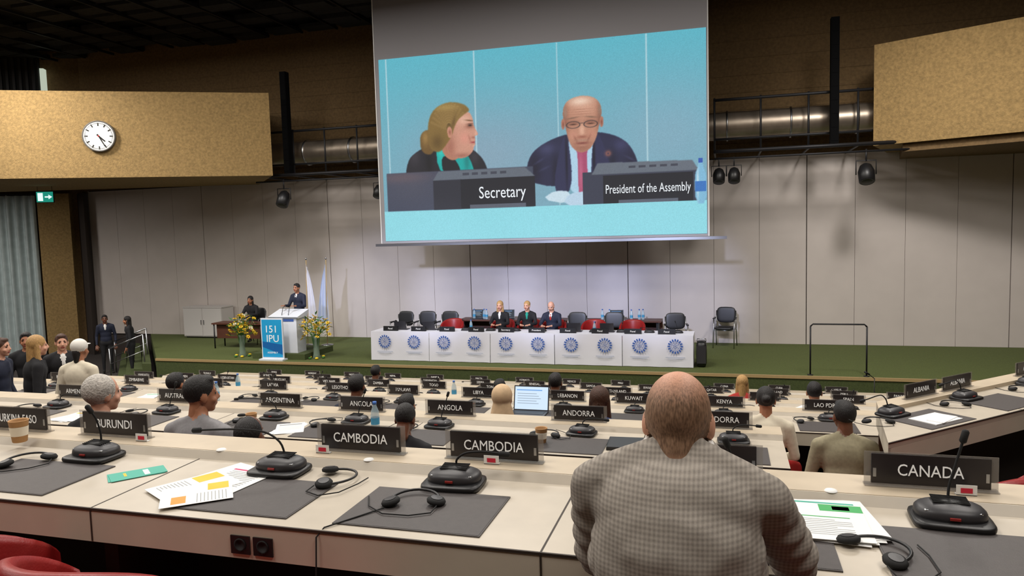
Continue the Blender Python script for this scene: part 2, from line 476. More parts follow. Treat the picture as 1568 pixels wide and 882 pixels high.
# --- secretary
jk=fill([(.075,.30),(.085,.44),(.12,.49),(.18,.53),(.26,.53),(.325,.46),(.352,.38),(.352,.30)],(34,33,42))
glow(.11,.46,.02,.05,(70,66,74),.6,jk); glow(.31,.44,.015,.04,(66,62,70),.6,jk); glow(.16,.42,.012,.08,(18,18,24),.7,jk)
m=fill([(.19,.34),(.182,.56),(.24,.54),(.292,.45),(.31,.36),(.30,.34)],(18,170,165))
glow(.20,.5,.012,.06,(60,220,205),.7,m); glow(.285,.42,.010,.06,(10,120,118),.7,m)
fill([(.208,.34),(.198,.46),(.245,.45),(.272,.34)],(30,28,36))
m=fill([(.20,.48),(.20,.60),(.27,.56),(.268,.45),(.235,.42)],(186,128,104)); glow(.24,.50,.02,.04,(140,84,66),.7,m)
m=fill([(.135,.48),(.13,.56),(.145,.60),(.175,.60),(.185,.52),(.17,.46)],(112,84,44),2); glow(.15,.56,.012,.04,(176,140,80),.7,m)
m=fill([(.222,.46),(.215,.60),(.25,.67),(.295,.69),(.309,.645),(.310,.612),(.317,.585),(.3245,.563),(.3225,.556),(.313,.552),(.3125,.545),(.3155,.532),(.3125,.52),(.3145,.508),(.309,.495),(.307,.475),(.295,.452),(.275,.437),(.25,.44)],(208,152,130),1)
face=m.copy()
glow(.28,.64,.022,.025,(238,192,168),.7,face); glow(.280,.545,.016,.03,(226,152,134),.75,face); glow(.232,.50,.018,.07,(158,98,80),.7,face)
glow(.27,.452,.03,.014,(158,100,84),.75,face); glow(.297,.604,.014,.012,(150,94,76),.75,face); glow(.317,.566,.004,.014,(238,190,168),.6,face); glow(.309,.545,.008,.006,(160,96,80),.7,face); glow(.296,.54,.003,.02,(170,108,92),.6,face,rot=.3)
glow(.299,.610,.0065,.005,(40,28,26),.95,face); glow(.299,.618,.010,.003,(90,56,44),.8,face); glow(.297,.636,.014,.004,(110,78,52),.9,face,rot=-.15); glow(.308,.519,.009,.005,(160,62,68),.95,face); glow(.311,.50,.006,.005,(236,186,166),.5,face)
hr=fill([(.160,.50),(.158,.63),(.178,.71),(.228,.745),(.280,.728),(.302,.690),(.282,.672),(.262,.650),(.247,.61),(.238,.56),(.222,.52),(.195,.47)],(134,106,56),2)
for k in range(34):
    a=k/33
    cc=((206,172,108),(92,70,36),(170,136,76),(120,92,48))[k%4]
    for s_ in range(18):
        q=s_/17; th_=math.pi*(.05+.75*q)
        uu=.232-(.074-.055*a)*math.cos(math.pi-th_)*-1 ; uu=.230+(.070-.06*a)*math.cos(th_); vv_=.50+.12*a*.5+(.235-.17*a)*math.sin(th_)
        glow(uu,vv_,.004,.006,cc,.45,hr)
glow(.22,.715,.045,.018,(196,168,100),.45,hr); glow(.19,.53,.02,.04,(84,62,30),.6,hr); glow(.245,.63,.006,.04,(84,60,30),.5,hr,rot=-.3)
m=fill([(.226,.55),(.222,.60),(.233,.615),(.241,.59),(.237,.55)],(204,144,120)); glow(.232,.58,.004,.014,(150,90,72),.8,m)
# --- president
sh=fill([(.470,.26),(.478,.42),(.525,.49),(.60,.535),(.70,.535),(.77,.49),(.805,.40),(.815,.26)],(40,42,72))
glow(.54,.46,.03,.03,(72,74,112),.7,sh); glow(.76,.46,.025,.03,(66,68,108),.7,sh); glow(.50,.36,.02,.08,(24,24,44),.8,sh); glow(.79,.33,.02,.08,(24,24,44),.7,sh); glow(.565,.34,.012,.09,(24,25,46),.8,sh); glow(.735,.34,.012,.09,(22,24,44),.8,sh)
for (u,v,ro_) in ((.515,.40,.5),(.53,.36,.4),(.785,.39,-.5),(.77,.35,-.4)): glow(u,v,.018,.006,(64,66,102),.6,sh,rot=ro_)
m=fill([(.597,.22),(.60,.53),(.645,.50),(.69,.53),(.67,.22)],(178,214,236)); glow(.61,.50,.02,.03,(120,158,190),.6,m); glow(.685,.50,.015,.03,(120,158,190),.6,m)
m=fill([(.632,.20),(.632,.42),(.626,.455),(.645,.47),(.664,.455),(.658,.42),(.664,.20),(.645,.17)],(172,78,112)); glow(.645,.455,.012,.012,(124,46,78),.8,m); glow(.64,.33,.006,.10,(206,116,146),.6,m)
m=fill([(.55,.22),(.583,.50),(.604,.54),(.618,.22)],(46,48,82)); glow(.598,.40,.004,.14,(20,20,40),.9,m)
m=fill([(.668,.22),(.676,.50),(.698,.54),(.75,.22)],(46,48,82)); glow(.68,.40,.004,.14,(20,20,40),.9,m)
m=fill([(.598,.56),(.589,.62),(.592,.675),(.61,.708),(.645,.722),(.682,.711),(.702,.675),(.705,.62),(.696,.56),(.688,.50),(.671,.450),(.645,.428),(.619,.450),(.604,.50)],(192,138,114),1)
fc=m.copy()
glow(.643,.692,.034,.024,(250,222,200),.9,fc); glow(.655,.650,.035,.03,(226,174,148),.6,fc); glow(.594,.60,.012,.10,(140,86,70),.75,fc); glow(.703,.60,.012,.10,(128,78,62),.8,fc)
for v in (.628,.640,.652): glow(.646,v,.030,.0022,(160,108,88),.6,fc)
glow(.646,.462,.03,.03,(146,96,80),.7,fc); glow(.646,.545,.008,.035,(234,184,158),.85,fc); glow(.646,.512,.015,.008,(144,84,68),.75,fc); glow(.62,.525,.013,.02,(210,148,126),.7,fc); glow(.675,.525,.013,.02,(202,140,118),.7,fc)
glow(.627,.50,.003,.022,(146,92,76),.6,fc,rot=.5); glow(.665,.50,.003,.022,(146,92,76),.6,fc,rot=-.5)
for s_ in (-1,1):
    u=.646+.026*s_
    glow(u,.585,.018,.014,(140,92,76),.7,fc); glow(u,.577,.010,.003,(60,36,30),.9,fc); glow(u+.002*s_,.610,.018,.004,(120,92,76),.8,fc,rot=-.12*s_)
    for k in range(40):
        a=k/40*2*math.pi; glow(u+.020*math.cos(a),.575+.017*math.sin(a),.0016,.0026,(60,50,52),.75)
glow(.646,.582,.006,.002,(60,50,52),.8)
glow(.646,.480,.016,.0045,(128,66,62),.9,fc); glow(.646,.494,.02,.005,(170,136,120),.6,fc); glow(.646,.468,.014,.005,(204,148,128),.6,fc)
for u in (.590,.7045):
    m=fill([(u-.005,.555),(u-.006,.60),(u,.612),(u+.006,.60),(u+.004,.555)],(182,122,102)); glow(u,.58,.003,.014,(130,76,62),.8,m)
glow(.597,.640,.006,.03,(160,140,124),.6,fc); glow(.700,.640,.006,.03,(154,134,118),.6,fc)
glow(.722,.42,.008,.013,(206,120,90),.95); glow(.722,.42,.004,.007,(50,48,78),.9)
fill([(.52,.20),(.56,.245),(.61,.235),(.60,.17)],(206,228,240),1,1); fill([(.585,.165),(.60,.225),(.665,.235),(.68,.19),(.66,.16)],(190,216,236),1,1)
# dais
m=fill([(.012,.165),(.012,.375),(.495,.375),(.495,.165)],(66,72,92),1,0); glow(.1,.30,.1,.1,(84,84,98),.6,m); glow(.06,.35,.1,.03,(120,96,100),.5,m)
m=rect(.645,.99,.165,.33,(58,62,80))
m=fill([(.17,.325),(.19,.374),(.470,.372),(.50,.325)],(100,108,120),1,0); m=fill([(.672,.315),(.69,.374),(.96,.366),(.978,.315)],(104,112,124),1,0)
for i in range(5): rect(.27+i*.03,.29+i*.03,.345,.36,(66,70,84)); rect(.78+i*.03,.80+i*.03,.34,.353,(66,70,84))
fill([(.17,.165),(.17,.325),(.265,.325),(.262,.165)],(44,46,58),1,0)
rect(.262,.50,.165,.325,(30,32,42)); rect(.705,.962,.165,.308,(30,32,42)); rect(.29,.47,.165,.185,(92,98,112)); rect(.75,.92,.165,.182,(92,98,112))
m=fill([(.968,.15),(.966,.29),(.977,.335),(.977,.37),(.989,.37),(.989,.335),(.999,.29),(.999,.15)],(132,190,222),1,1); glow(.975,.25,.003,.08,(230,245,250),.7,m); rect(.968,.998,.21,.26,(60,120,196)); rect(.977,.989,.35,.372,(50,90,180))
img*= (1+.025*np.random.RandomState(3).randn(GH,GW,1))
img=np.clip(img,0,255)/255.0
limg=np.where(img<=.04045,img/12.92,((img+.055)/1.055)**2.4)
vv=np.stack([SX0+W*Uu.ravel(),np.full(GW*GH,17.99),SZ0+H*Vv.ravel()],1)
idx=np.arange(GW*GH).reshape(GH,GW)
fq=np.stack([idx[:-1,:-1].ravel(),idx[:-1,1:].ravel(),idx[1:,1:].ravel(),idx[1:,:-1].ravel()],1)
pm=bpy.data.meshes.new('video_picture'); pm.from_pydata(vv.tolist(),[],fq.tolist())
ca=pm.color_attributes.new('Col','FLOAT_COLOR','POINT')
ca.data.foreach_set('color',np.concatenate([limg.reshape(-1,3),np.ones((GW*GH,1))],1).ravel().astype(np.float32))
vm=bpy.data.materials.new('video_light'); vm.use_nodes=True; nt=vm.node_tree; bb=nt.nodes['Principled BSDF']; bb.inputs['Base Color'].default_value=(.02,.02,.02,1); bb.inputs['Roughness'].default_value=.9
an=nt.nodes.new('ShaderNodeVertexColor'); an.layer_name='Col'; nt.links.new(an.outputs[0],bb.inputs['Emission Color']); bb.inputs['Emission Strength'].default_value=.9
pm.materials.append(vm); inst('video_picture',pm,parent=scr_o)
vtxt=E('v_text',(235,240,245),1)
txt('Secretary',.43,(SX0+W*.396,17.97,SZ0+H*.245),vtxt,scr_o,sx=.76)
txt('President of the Assembly',.31,(SX0+W*.834,17.97,SZ0+H*.235),vtxt,scr_o,sx=.62)

# ---------------------------------------------------------------- desks
def desk_row(x0,x1,L,zL,name='conference_desk'):
    b=MB(); zw=zL-.03; zf=zL-.78
    b.extx([(L-.675,zw),(L-.675,zw-.035),(L+.10,zw-.035),(L+.12,zL-.012),(L+.11,zL),(L-.095,zL),(L-.12,zw)],x0,x1,desk_m)
    b.box(x0,x1,L-.09,L+.105,zL,zL+.0015,ledge_m)
    b.box(x0,x1,L-.679,L-.672,zw-.008,zw+.0006,edge_m)
    b.box(x0,x1,L-.677,L-.66,zw-.12,zw-.012,fascia_m)
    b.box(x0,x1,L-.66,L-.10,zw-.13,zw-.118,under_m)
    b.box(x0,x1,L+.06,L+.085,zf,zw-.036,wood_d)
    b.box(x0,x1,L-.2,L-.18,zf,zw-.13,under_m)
    off=(-.51-x0)%1.62
    x=x0+off
    while x<x1:
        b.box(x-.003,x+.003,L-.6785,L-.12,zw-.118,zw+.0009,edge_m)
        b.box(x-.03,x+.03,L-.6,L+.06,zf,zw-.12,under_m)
        x+=1.62
    for xx in (x0,x1-.03): b.box(xx,xx+.03,L-.6,L+.08,zf,zw-.034,fascia_m)
    return b
b=desk_row(-6.2,3.0,2.65,3.10)
for xx in (-1.52,-1.435):   # power sockets
    b.box(xx-.036,xx+.036,1.968,1.975,2.967,3.028,blk)
    b.lathe([(.022,0),(.022,.003),(.016,.003),(.016,.001)],blkm,16,Matrix.Translation((xx,1.968,2.998))@Matrix.Rotation(math.pi/2,4,'X'))
for xx in (-2.05,-1.36,-.42,.34): b.lathe([(.0,.004),(.018,.004),(.021,.0)],paper,18,c=(xx,2.57,3.1015),cap=False)
b.obj('conference_desk')
ext={'B':(-8.6,.36),'C':(-9.4,1.75),'D':(-10.2,2.5),'E':(-11,3.2),'F':(-11.4,3.8)}
for n,L,z in rows[1:]:
    desk_row(ext[n][0],ext[n][1],L,z).obj('conference_desk')
# wing desk
F0=Vector((1.1,5.96));N0=Vector((.985,4.95));DD=Vector((.72,.694))
WA=math.atan2(.694,.72); WN=Vector((-.694,.72))
b=MB(); zl=2.63; zw=2.60; LL=5.2
F1=F0+DD*LL;N1=N0+DD*LL; G0=F0.lerp(N0,.25);G1=F1.lerp(N1,.25)
b.prism([N0,N1,F1,F0],zw-.035,zw,desk_m)
b.prism([G0,G1,F1,F0],zw,zl,ledge_m)
def quadband(t0,t1,z0,z1,mat,s=0):
    a=N0.lerp(F0,t0)+DD*s;c=N0.lerp(F0,t1)+DD*s;e=DD*(LL-s*2)
    b.prism([a,a+e,c+e,c],z0,z1,mat)
quadband(0,.03,zw-.15,zw-.036,fascia_m); quadband(-.004,.01,zw-.008,zw+.0008,edge_m)
quadband(.9,.93,1.85,zw-.036,wood_d,.02); quadband(.45,.48,1.85,zw-.036,under_m,.3)
b.prism([N0,N0+DD*.025,F0+DD*.025,F0],zw-.15,zw-.036,fascia_m)
a=N0.lerp(F0,.3);c=N0.lerp(F0,.95); b.prism([a+DD*.1,a+DD*.14,c+DD*.14,c+DD*.1],1.85,zw-.1,fascia_m)
for i in range(1,4):
    p=N0+DD*i*1.5; b.prism([p,p+DD*.006,p+WN*.58+DD*.006,p+WN*.58],zw,zw+.001,edge_m)
b.obj('conference_desk')

# --- reusable desk items
def mesh_mat():
    b=MB(); b.box(-.25,.25,-.17,.17,0,.004,mat_m); b.box(-.245,.245,-.165,.165,.004,.0048,mat_m); return b.mesh('desk_mat')
ME_mat=mesh_mat()
def mesh_mic(kind):
    b=MB()
    b.sup((0,0,.012),(.112,.085,.012),blk,5,24)
    b.sup((0,.012,.03),(.1,.07,.034),blk2,2.6,24)
    b.sup((0,.02,.050),(.062,.045,.018),blk,2.5,20)
    for i in range(7): b.box(-.05+i*.0,.05,-.01+i*.009,-.007+i*.009,.0625+.0008*i,.067+.0006*i,blkm)
    for sx in (-.07,.07): b.lathe([(.009,0),(.009,.006),(.0,.007)],chrome,10,Matrix.Translation((sx,-.03,.043)))
    b.box(-.014,.014,-.062,-.052,.03,.037,M('button_red',(150,40,35),.5))
    P={0:[(0,.04,.06),(0,.04,.10),(-.005,.035,.14),(-.012,.03,.17),(-.02,.02,.195)],
       1:[(0,.04,.06),(-.02,.04,.11),(-.08,.03,.15),(-.18,.0,.165),(-.28,-.02,.165),(-.34,-.02,.16)],
       2:[(0,.04,.06),(0,.04,.085),(.03,.045,.108),(.08,.05,.115),(.12,.055,.113),(.16,.06,.108)],
       3:[(0,.04,.06),(.005,.05,.10),(.02,.06,.15),(.035,.07,.20),(.045,.075,.235)]}[kind]
    pts=[]
    V=[Vector(p) for p in P]
    for i in range(len(V)-1):
        a=V[max(i-1,0)];p=V[i];q=V[i+1];c=V[min(i+2,len(V)-1)]
        for k in range(4):
            t=k/4
            pts.append(.5*((2*p)+(q-a)*t+(2*a-5*p+4*q-c)*t*t+(3*p-a-3*q+c)*t**3))
    pts.append(V[-1])
    b.tube(pts,.0042,blkm,8)
    d=(V[-1]-V[-2]).normalized()
    e=V[-1]
    b.tube([e-d*.005,e,e+d*.032,e+d*.038],[.006,.011,.011,.006],blkm,12)
    return b.mesh('mic')
ME_mic=[mesh_mic(i) for i in range(4)]
def mesh_headset(v=0):
    b=MB()
    pts=[]
    for i in range(17):
        a=math.pi*(i/16)
        pts.append((.085*math.cos(a),.095*math.sin(a),.010+.003*math.sin(a)))
    b.tube(pts,.0048,blk,8)
    for sx in (-1,1):
        T=Matrix.Translation((sx*.078,-.015,.014))@Matrix.Rotation(.2*sx,4,'Y')
        b.lathe([(.020,-.012),(.031,-.008),(.033,.0),(.027,.008),(.012,.010)],blkm,20,T)
        b.lathe([(.0,.0115),(.020,.0105)],blk2,16,T,cap=False)
        b.tube([(sx*.085,.0,.010),(sx*.078,-.015,.014)],.006,blk,8)
    c=[(.083,-.05,.008),(.07,-.10,.004),(.0,-.12,.004),(-.09,-.10,.004),(-.15,-.03,.004),(-.17,.06,.004)]
    if v: c=[(.083,-.05,.008),(.13,-.07,.004),(.18,-.02,.004),(.16,.05,.004),(.08,.11,.004),(.02,.14,.004)]
    b.tube(c,.0022,blkm,6)
    return b.mesh('headset')
ME_hs=[mesh_headset(0),mesh_headset(1)]
def mesh_plate():
    b=MB()
    b.box(-.20,.20,-.002,.002,0,.115,acryl)
    b.box(-.178,.178,-.0055,-.002,.008,.109,plate_m); b.box(-.178,.178,.002,.0055,.008,.109,plate_m)
    b.box(-.20,.20,-.02,.02,0,.004,acryl)
    for sx in (-.168,.168): b.box(sx-.005,sx+.005,-.0065,-.0055,.03,.06,chrome)
    return b.mesh('name_plate')
ME_pl=mesh_plate()
def plate(name,x,y,z,rz=0):
    o=inst('name_plate',ME_pl,(x,y,z),rz)
    txt(name,.056,(0,-.0068,.056),white_t,o,sx=min(.84,.28/(len(name)*.036)))
    return o
def mesh_card():
    b=MB(); b.box(-.03,.03,-.001,.001,0,.034,paper); b.box(-.017,.017,-.002,-.001,.008,.024,M('card_red',(200,30,60),.6)); b.box(-.03,.03,-.001,.02,0,.002,paper); return b.mesh('seat_card')
ME_card=mesh_card()
def card(x,y,z,rz=0): return inst('seat_card',ME_card,(x,y,z),rz)
# row A
zA=3.1022; wA=3.0712
for n,x in (('BURKINA FASO',-3.27),('BURUNDI',-2.69),('CAMBODIA',-1.44),('CAMBODIA',-.865),('CHAD',-.07),('CANADA',.655)): plate(n,x,2.66,zA)
for x in (-3.5,-2.66,-1.635,-.965,.05,.67): inst('desk_mat',ME_mat,(x,2.2,wA-.001))
for x,k in ((-2.59,0),(-1.68,1),(-.95,2),(.03,0),(.66,3)):
    inst('conference_microphone',ME_mic[k],(x,2.44,wA),random.uniform(-.05,.05))
    card(x+.09,2.61,zA)
for x,y,r,k in ((-2.83,2.33,.9,0),(-1.43,2.40,-1.2,1),(-1.02,2.24,.25,0),(.40,2.16,-.9,1)): inst('headphones',ME_hs[k],(x,y,wA+.005),r)
b=MB(); b.tube([(-1.10,2.17,wA+.008),(-1.17,2.06,wA+.006),(-1.22,1.99,wA+.003),(-1.235,1.965,wA-.02),(-1.24,1.962,wA-.15),(-1.2,1.97,wA-.3)],.0025,blkm,6); b.obj('headphone_cable')
# other rows
names={'B':[('ARMENIA',-5.47),('AUSTRALIA',-4.4),('ARGENTINA',-3.41),('ANGOLA',-2.69),('ANGOLA',-1.96),('ANDORRA',-.99),('ANDORRA',-.02)],
'C':[('BELGIUM',-8.4),('ZIMBABWE',-7.2),('LIECHTENSTEIN',-6.1),('LATVIA',-5.2),('LESOTHO',-4.3),('MALAWI',-3.5),('LIBYA',-2.6),('LEBANON',-1.6),('KUWAIT',-.9),('KENYA',.0),('LAO PDR',.93)],
'D':[('VANUATU',-9.3),('YEMEN',-8.5),('UZBEKISTAN',-7.66),('URUGUAY',-6.7),('VIET NAM',-5.83),('ZAMBIA',-5.0),('TOGO',-4.1),('TONGA',-3.2),('TUNISIA',-2.3),('THAILAND',-1.4),('SWEDEN',-.5),('SUDAN',.5),('SPAIN',1.5)],
'E':[('TUVALU',-10),('UKRAINE',-8.6),('UAE',-7.4),('UGANDA',-6.3),('TURKMENISTAN',-5.17),('SERBIA',-4.2),('SENEGAL',-3.2),('SAMOA',-2.2),('RWANDA',-1.2),('QATAR',-.2),('POLAND',.8),('PERU',1.8),('PANAMA',2.6)],
'F':[('OMAN',-10),('NORWAY',-9),('NIGER',-8),('NEPAL',-7),('NAMIBIA',-6),('MALTA',-5),('MONACO',-4),('MEXICO',-3),('MALI',-2),('CHILE',-1),('CHINA',0),('CUBA',1),('CYPRUS',2)]}
for n,L,z in rows[1:]:
    for nm,x in names[n]:
        plate(nm,x,L+.01,z+.0022)
        xo=x+random.uniform(-.06,.06)
        inst('conference_microphone',ME_mic[random.choice((0,1,2,2,3))],(xo+.05,L-.21,z-.029),random.uniform(-.1,.1),scale=.9)
        if n in 'BCD':
            inst('desk_mat',ME_mat,(xo,L-.47,z-.0295))
            if random.random()<.8: inst('headphones',ME_hs[random.randint(0,1)],(xo-.18,L-.3,z-.022),random.uniform(-1.5,1.5))
for t,nm in ((.41,'ALBANIA'),(.873,'ALBANIA'),(1.9,'ALGERIA')):
    p=F0+DD*t-WN*.08
    plate(nm,p.x,p.y,zl+.001,WA)
for t,k in ((.62,1),(1.5,1),(2.4,0)):
    p=N0+DD*t+WN*.40
    inst('conference_microphone',ME_mic[k],(p.x,p.y,zw),WA)
    q=N0+DD*(t+.12)+WN*.2; inst('desk_mat',ME_mat,(q.x,q.y,zw),WA)
    q=N0+DD*(t-.25)+WN*.34; inst('headphones',ME_hs[0],(q.x,q.y,zw+.001),WA-.6)
b=MB(); b.box(-.15,.15,-.1,.1,0,.006,paper); b.box(-.1,.14,-.09,.02,.006,.01,paper,Matrix.Rotation(.2,4,'Z')); p=N0+DD*.75+WN*.17; b.obj('paper_sheets',(p.x,p.y,zw+.005),WA)

# papers row A
def sheet(b,cx,cy,w,h,rot,z,mat,bits=()):
    T=Matrix.Translation((cx,cy,z))@Matrix.Rotation(rot,4,'Z')
    b.box(-w/2,w/2,-h/2,h/2,0,.0012,mat,T)
    for (x0,x1,y0,y1,m) in bits: b.box(x0*w,x1*w,y0*h,y1*h,.0012,.0016,m,T)
grn=M('print_green',(60,165,90),.6); grn2=M('print_teal',(70,170,150),.6); yel=M('print_yellow',(240,190,50),.6); pink=M('print_pink',(200,60,110),.6); ink=M('print_ink',(150,153,153),.7)
b=MB()
lines=[(-.4,.35,.3-.05*i,.315-.05*i,ink) for i in range(10)]
sheet(b,-1.86,2.33,.21,.297,-.35,0,paper,[(-.5,.1,-.5,-.38,yel)])
sheet(b,-1.80,2.30,.21,.297,-.15,.0016,paper,[(-.45,.3,.36,.40,pink)]+lines)
sheet(b,-1.90,2.22,.21,.28,-.5,.0032,paper,[(-.45,-.1,.1,.45,yel)]+[(-.4,.4,-.02-.045*i,-.01-.045*i,ink) for i in range(9)])
sheet(b,-1.83,2.15,.21,.24,-.9,.0048,paper,[(-.45,-.1,.15,.45,yel),(.05,.4,-.35,-.15,M('print_orange',(235,150,60),.6))]+[(.0,.45,.4-.05*i,.41-.05*i,ink) for i in range(9)])
b.obj('leaflets',(0,0,wA+.004))
b=MB(); sheet(b,0,0,.11,.2,-.75,0,grn2,[(-.3,.3,.0,.08,paper),(-.3,.2,-.15,-.1,paper)]); sheet(b,.01,.0,.10,.2,-.68,.0017,grn2,[(-.35,.35,.1,.2,paper),(-.35,.1,-.25,-.2,yel)]); b.obj('booklet',(-2.25,2.31,wA))
b=MB()
for i in range(4): sheet(b,.01*i,.006*i,.23,.31,.08*i-.1,.0018*i,paper)
sheet(b,.0,.0,.23,.31,.0,.0075,paper,[(-.05,.5,.22,.40,grn),(.12,.34,.26,.36,grn2),(-.42,.3,.05,.07,grn),(-.42,.42,.42,.46,grn2)]+[(-.42,.3 if i%4 else .1,-.02-.045*i,-.01-.045*i,ink) for i in range(9)])
b.obj('document_stack',(.30,2.36,wA+.005))
def cup(x,y,z,s=1):
    b=MB()
    b.lathe([(.028,0),(.03,.002),(.040,.095),(.042,.098),(.040,.1),(.036,.095),(.03,.02),(.0,.02)],M('paper_cup',(178,134,86),.7,noise=.1,ns=30),20)
    b.lathe([(.0336,.03),(.0383,.072)],M('cup_print',(235,225,205),.7),20,cap=False)
    b.lathe([(.0,.08),(.037,.08)],M('coffee',(60,35,20),.3),16,cap=False)
    b.obj('paper_cup',(x,y,z),scale=s)
cup(-3.07,2.50,3.102,1.0); cup(-3.35,4.55,2.602); cup(-1.15,4.55,2.602)
def bottle(x,y,z,s=1):
    b=MB()
    b.lathe([(.03,0),(.032,.01),(.032,.12),(.028,.15),(.013,.19),(.013,.205)],M('pet_plastic',(190,215,225),.1,alpha=.45),16)
    b.lathe([(.0325,.05),(.0325,.1)],M('bottle_label',(70,150,190),.5),16,cap=False); b.lathe([(.015,.2),(.015,.22)],M('cap_blue',(60,110,190),.5),12)
    b.obj('water_bottle',(x,y,z),scale=s)
bottle(-2.38,4.62,2.602,.95); bottle(-5.6,7.0,2.132); bottle(-3.65,9.5,1.66,1.1); bottle(-7.2,9.5,1.66,1.1)
def laptop(x,y,z,rz=0,s=1,mt=None,name='laptop'):
    b=MB(); sc=mt or E('laptop_display',(205,225,245),1.1)
    b.box(-.165,.165,-.115,.115,0,.014,blk2); b.box(-.14,.14,-.02,.09,.014,.016,blk)
    T=Matrix.Translation((0,.115,.012))@Matrix.Rotation(-.25,4,'X')
    b.box(-.165,.165,0,.008,0,.225,blk2,T); b.box(-.155,.155,-.002,0,.01,.215,sc,T)
    b.box(-.14,.1,-.004,-.002,.18,.19,E('ui_blue',(120,170,230),1),T)
    for i in range(5): b.box(-.13,.05+.02*(i%3),-.004,-.002,.15-.022*i,.156-.022*i,E('ui_grey',(160,175,190),1),T)
    b.obj(name,(x,y,z),rz,scale=s)
laptop(-1.90,6.98,2.132,0,1.12)
b=MB(); b.box(-.17,.17,-.12,.12,0,.018,blk); b.box(-.165,.165,-.115,.115,.018,.02,blk2); b.obj('laptop',(-.55,4.6,2.602),.05)
for x,r in ((-5.0,1),(-3.05,1),(-1.5,1),(-6.6,2),(-4.7,2),(-.4,2),(.45,2),(-5.4,3),(-1.85,3)):
    b=MB()
    for k in range(3): sheet(b,.01*k,0,.2,.28,.2*k,.002*k,paper,[(-.4,.4,.3,.4,random.choice((grn,ink,yel,logo_b)))]+[(-.4,.4,.2-.06*i,.21-.06*i,ink) for i in range(7)])
    n,L,z=rows[r]; b.obj('paper_sheets',(x,L-.45,z-.0295),random.uniform(-.4,.4))

# ---------------------------------------------------------------- chairs
def mesh_redchair():
    b=MB(); n=28; vs=[];fs=[];K=10
    for i in range(n+1):
        a=math.radians(-105+210*i/n)
        q=abs(-105+210*i/n)/105
        top=.83-.20*(q**2.4); bot=.36+.06*q
        R=.265+.02*math.cos(a)
        for k in range(K):
            t=2*math.pi*k/K
            rr=R+.032*math.copysign(abs(math.cos(t))**.6,math.cos(t))
            zz=(top+bot)/2+(top-bot)/2*math.copysign(abs(math.sin(t))**.35,math.sin(t))
            lean=.06*(zz-.4)
            vs.append((rr*math.sin(a),-rr*math.cos(a)*(1)-lean*math.cos(a),zz))
    for i in range(n):
        for k in range(K): fs.append((i*K+k,i*K+(k+1)%K,(i+1)*K+(k+1)%K,(i+1)*K+k))
    fs.append(tuple(range(K))); fs.append(tuple(reversed(range(n*K,(n+1)*K))))
    b.add(vs,fs,red_l,True)
    b.sup((0,.02,.42),(.235,.25,.065),red_l,3.5,20)
    b.tube([(0,0,.08),(0,0,.38)],.03,chrome,12)
    for i in range(5):
        a=i*2*math.pi/5+.3
        b.tube([(0,0,.1),(.27*math.cos(a),.27*math.sin(a),.05)],[.025,.016],dsteel,8)
        b.sup((.27*math.cos(a),.27*math.sin(a),.028),(.028,.028,.028),blk,2,10)
    return b.mesh('red_chair')
ME_red=mesh_redchair()
def redchair(x,y,z,rz=0,s=1): return inst('conference_chair',ME_red,(x,y,z),rz,scale=s)
for x,y,r,s in ((-2.52,1.86,.1,.95),(-1.86,1.79,-.05,.93),(-1.27,1.76,.1,.92),(-.09,1.56,.0,.92),(.72,1.35,.2,.93),(-3.2,1.8,0,.93)): redchair(x,y,2.32,r,s)
def mesh_stagechair():
    b=MB()
    b.sup((0,0,.46),(.23,.22,.035),blk,4,20)
    T=Matrix.Translation((0,-.21,.5))@Matrix.Rotation(.15,4,'X')
    b.sup((0,0,.25),(.22,.025,.19),blk,4,20,T)
    for sx in (-1,1):
        b.tube([(sx*.24,.22,0),(sx*.235,.17,.44),(sx*.24,.12,.66),(sx*.24,.0,.68),(sx*.24,-.19,.66)],.012,chrome)
        b.tube([(sx*.24,-.3,0),(sx*.235,-.2,.45),(sx*.225,-.25,.85)],.012,chrome)
        b.box(sx*.24-.022,sx*.24+.022,-.17,.12,.68,.70,blk)
        b.tube([(sx*.235,.17,.43),(sx*.235,-.2,.43)],.01,chrome)
    b.tube([(-.235,.17,.42),(.235,.17,.42)],.01,chrome); b.tube([(-.235,-.2,.42),(.235,-.2,.42)],.01,chrome)
    return b.mesh('stage_chair')
ME_sc=mesh_stagechair()
for x,y,r in ((-8.75,18.8,3.0),(-8.05,18.85,3.2),(-7.4,18.85,3.1),(-3.75,18.75,3.1),(-2.75,18.8,3.2),(-1.15,18.7,3.3),(.02,20.1,3.0)):
    inst('stacking_chair',ME_sc,(x,y,ST),r,scale=1.12)
for x in (-7.0,-5.58,-4.86,-4.20,-3.17,-2.2): redchair(x,18.2,ST,math.pi,1.12)

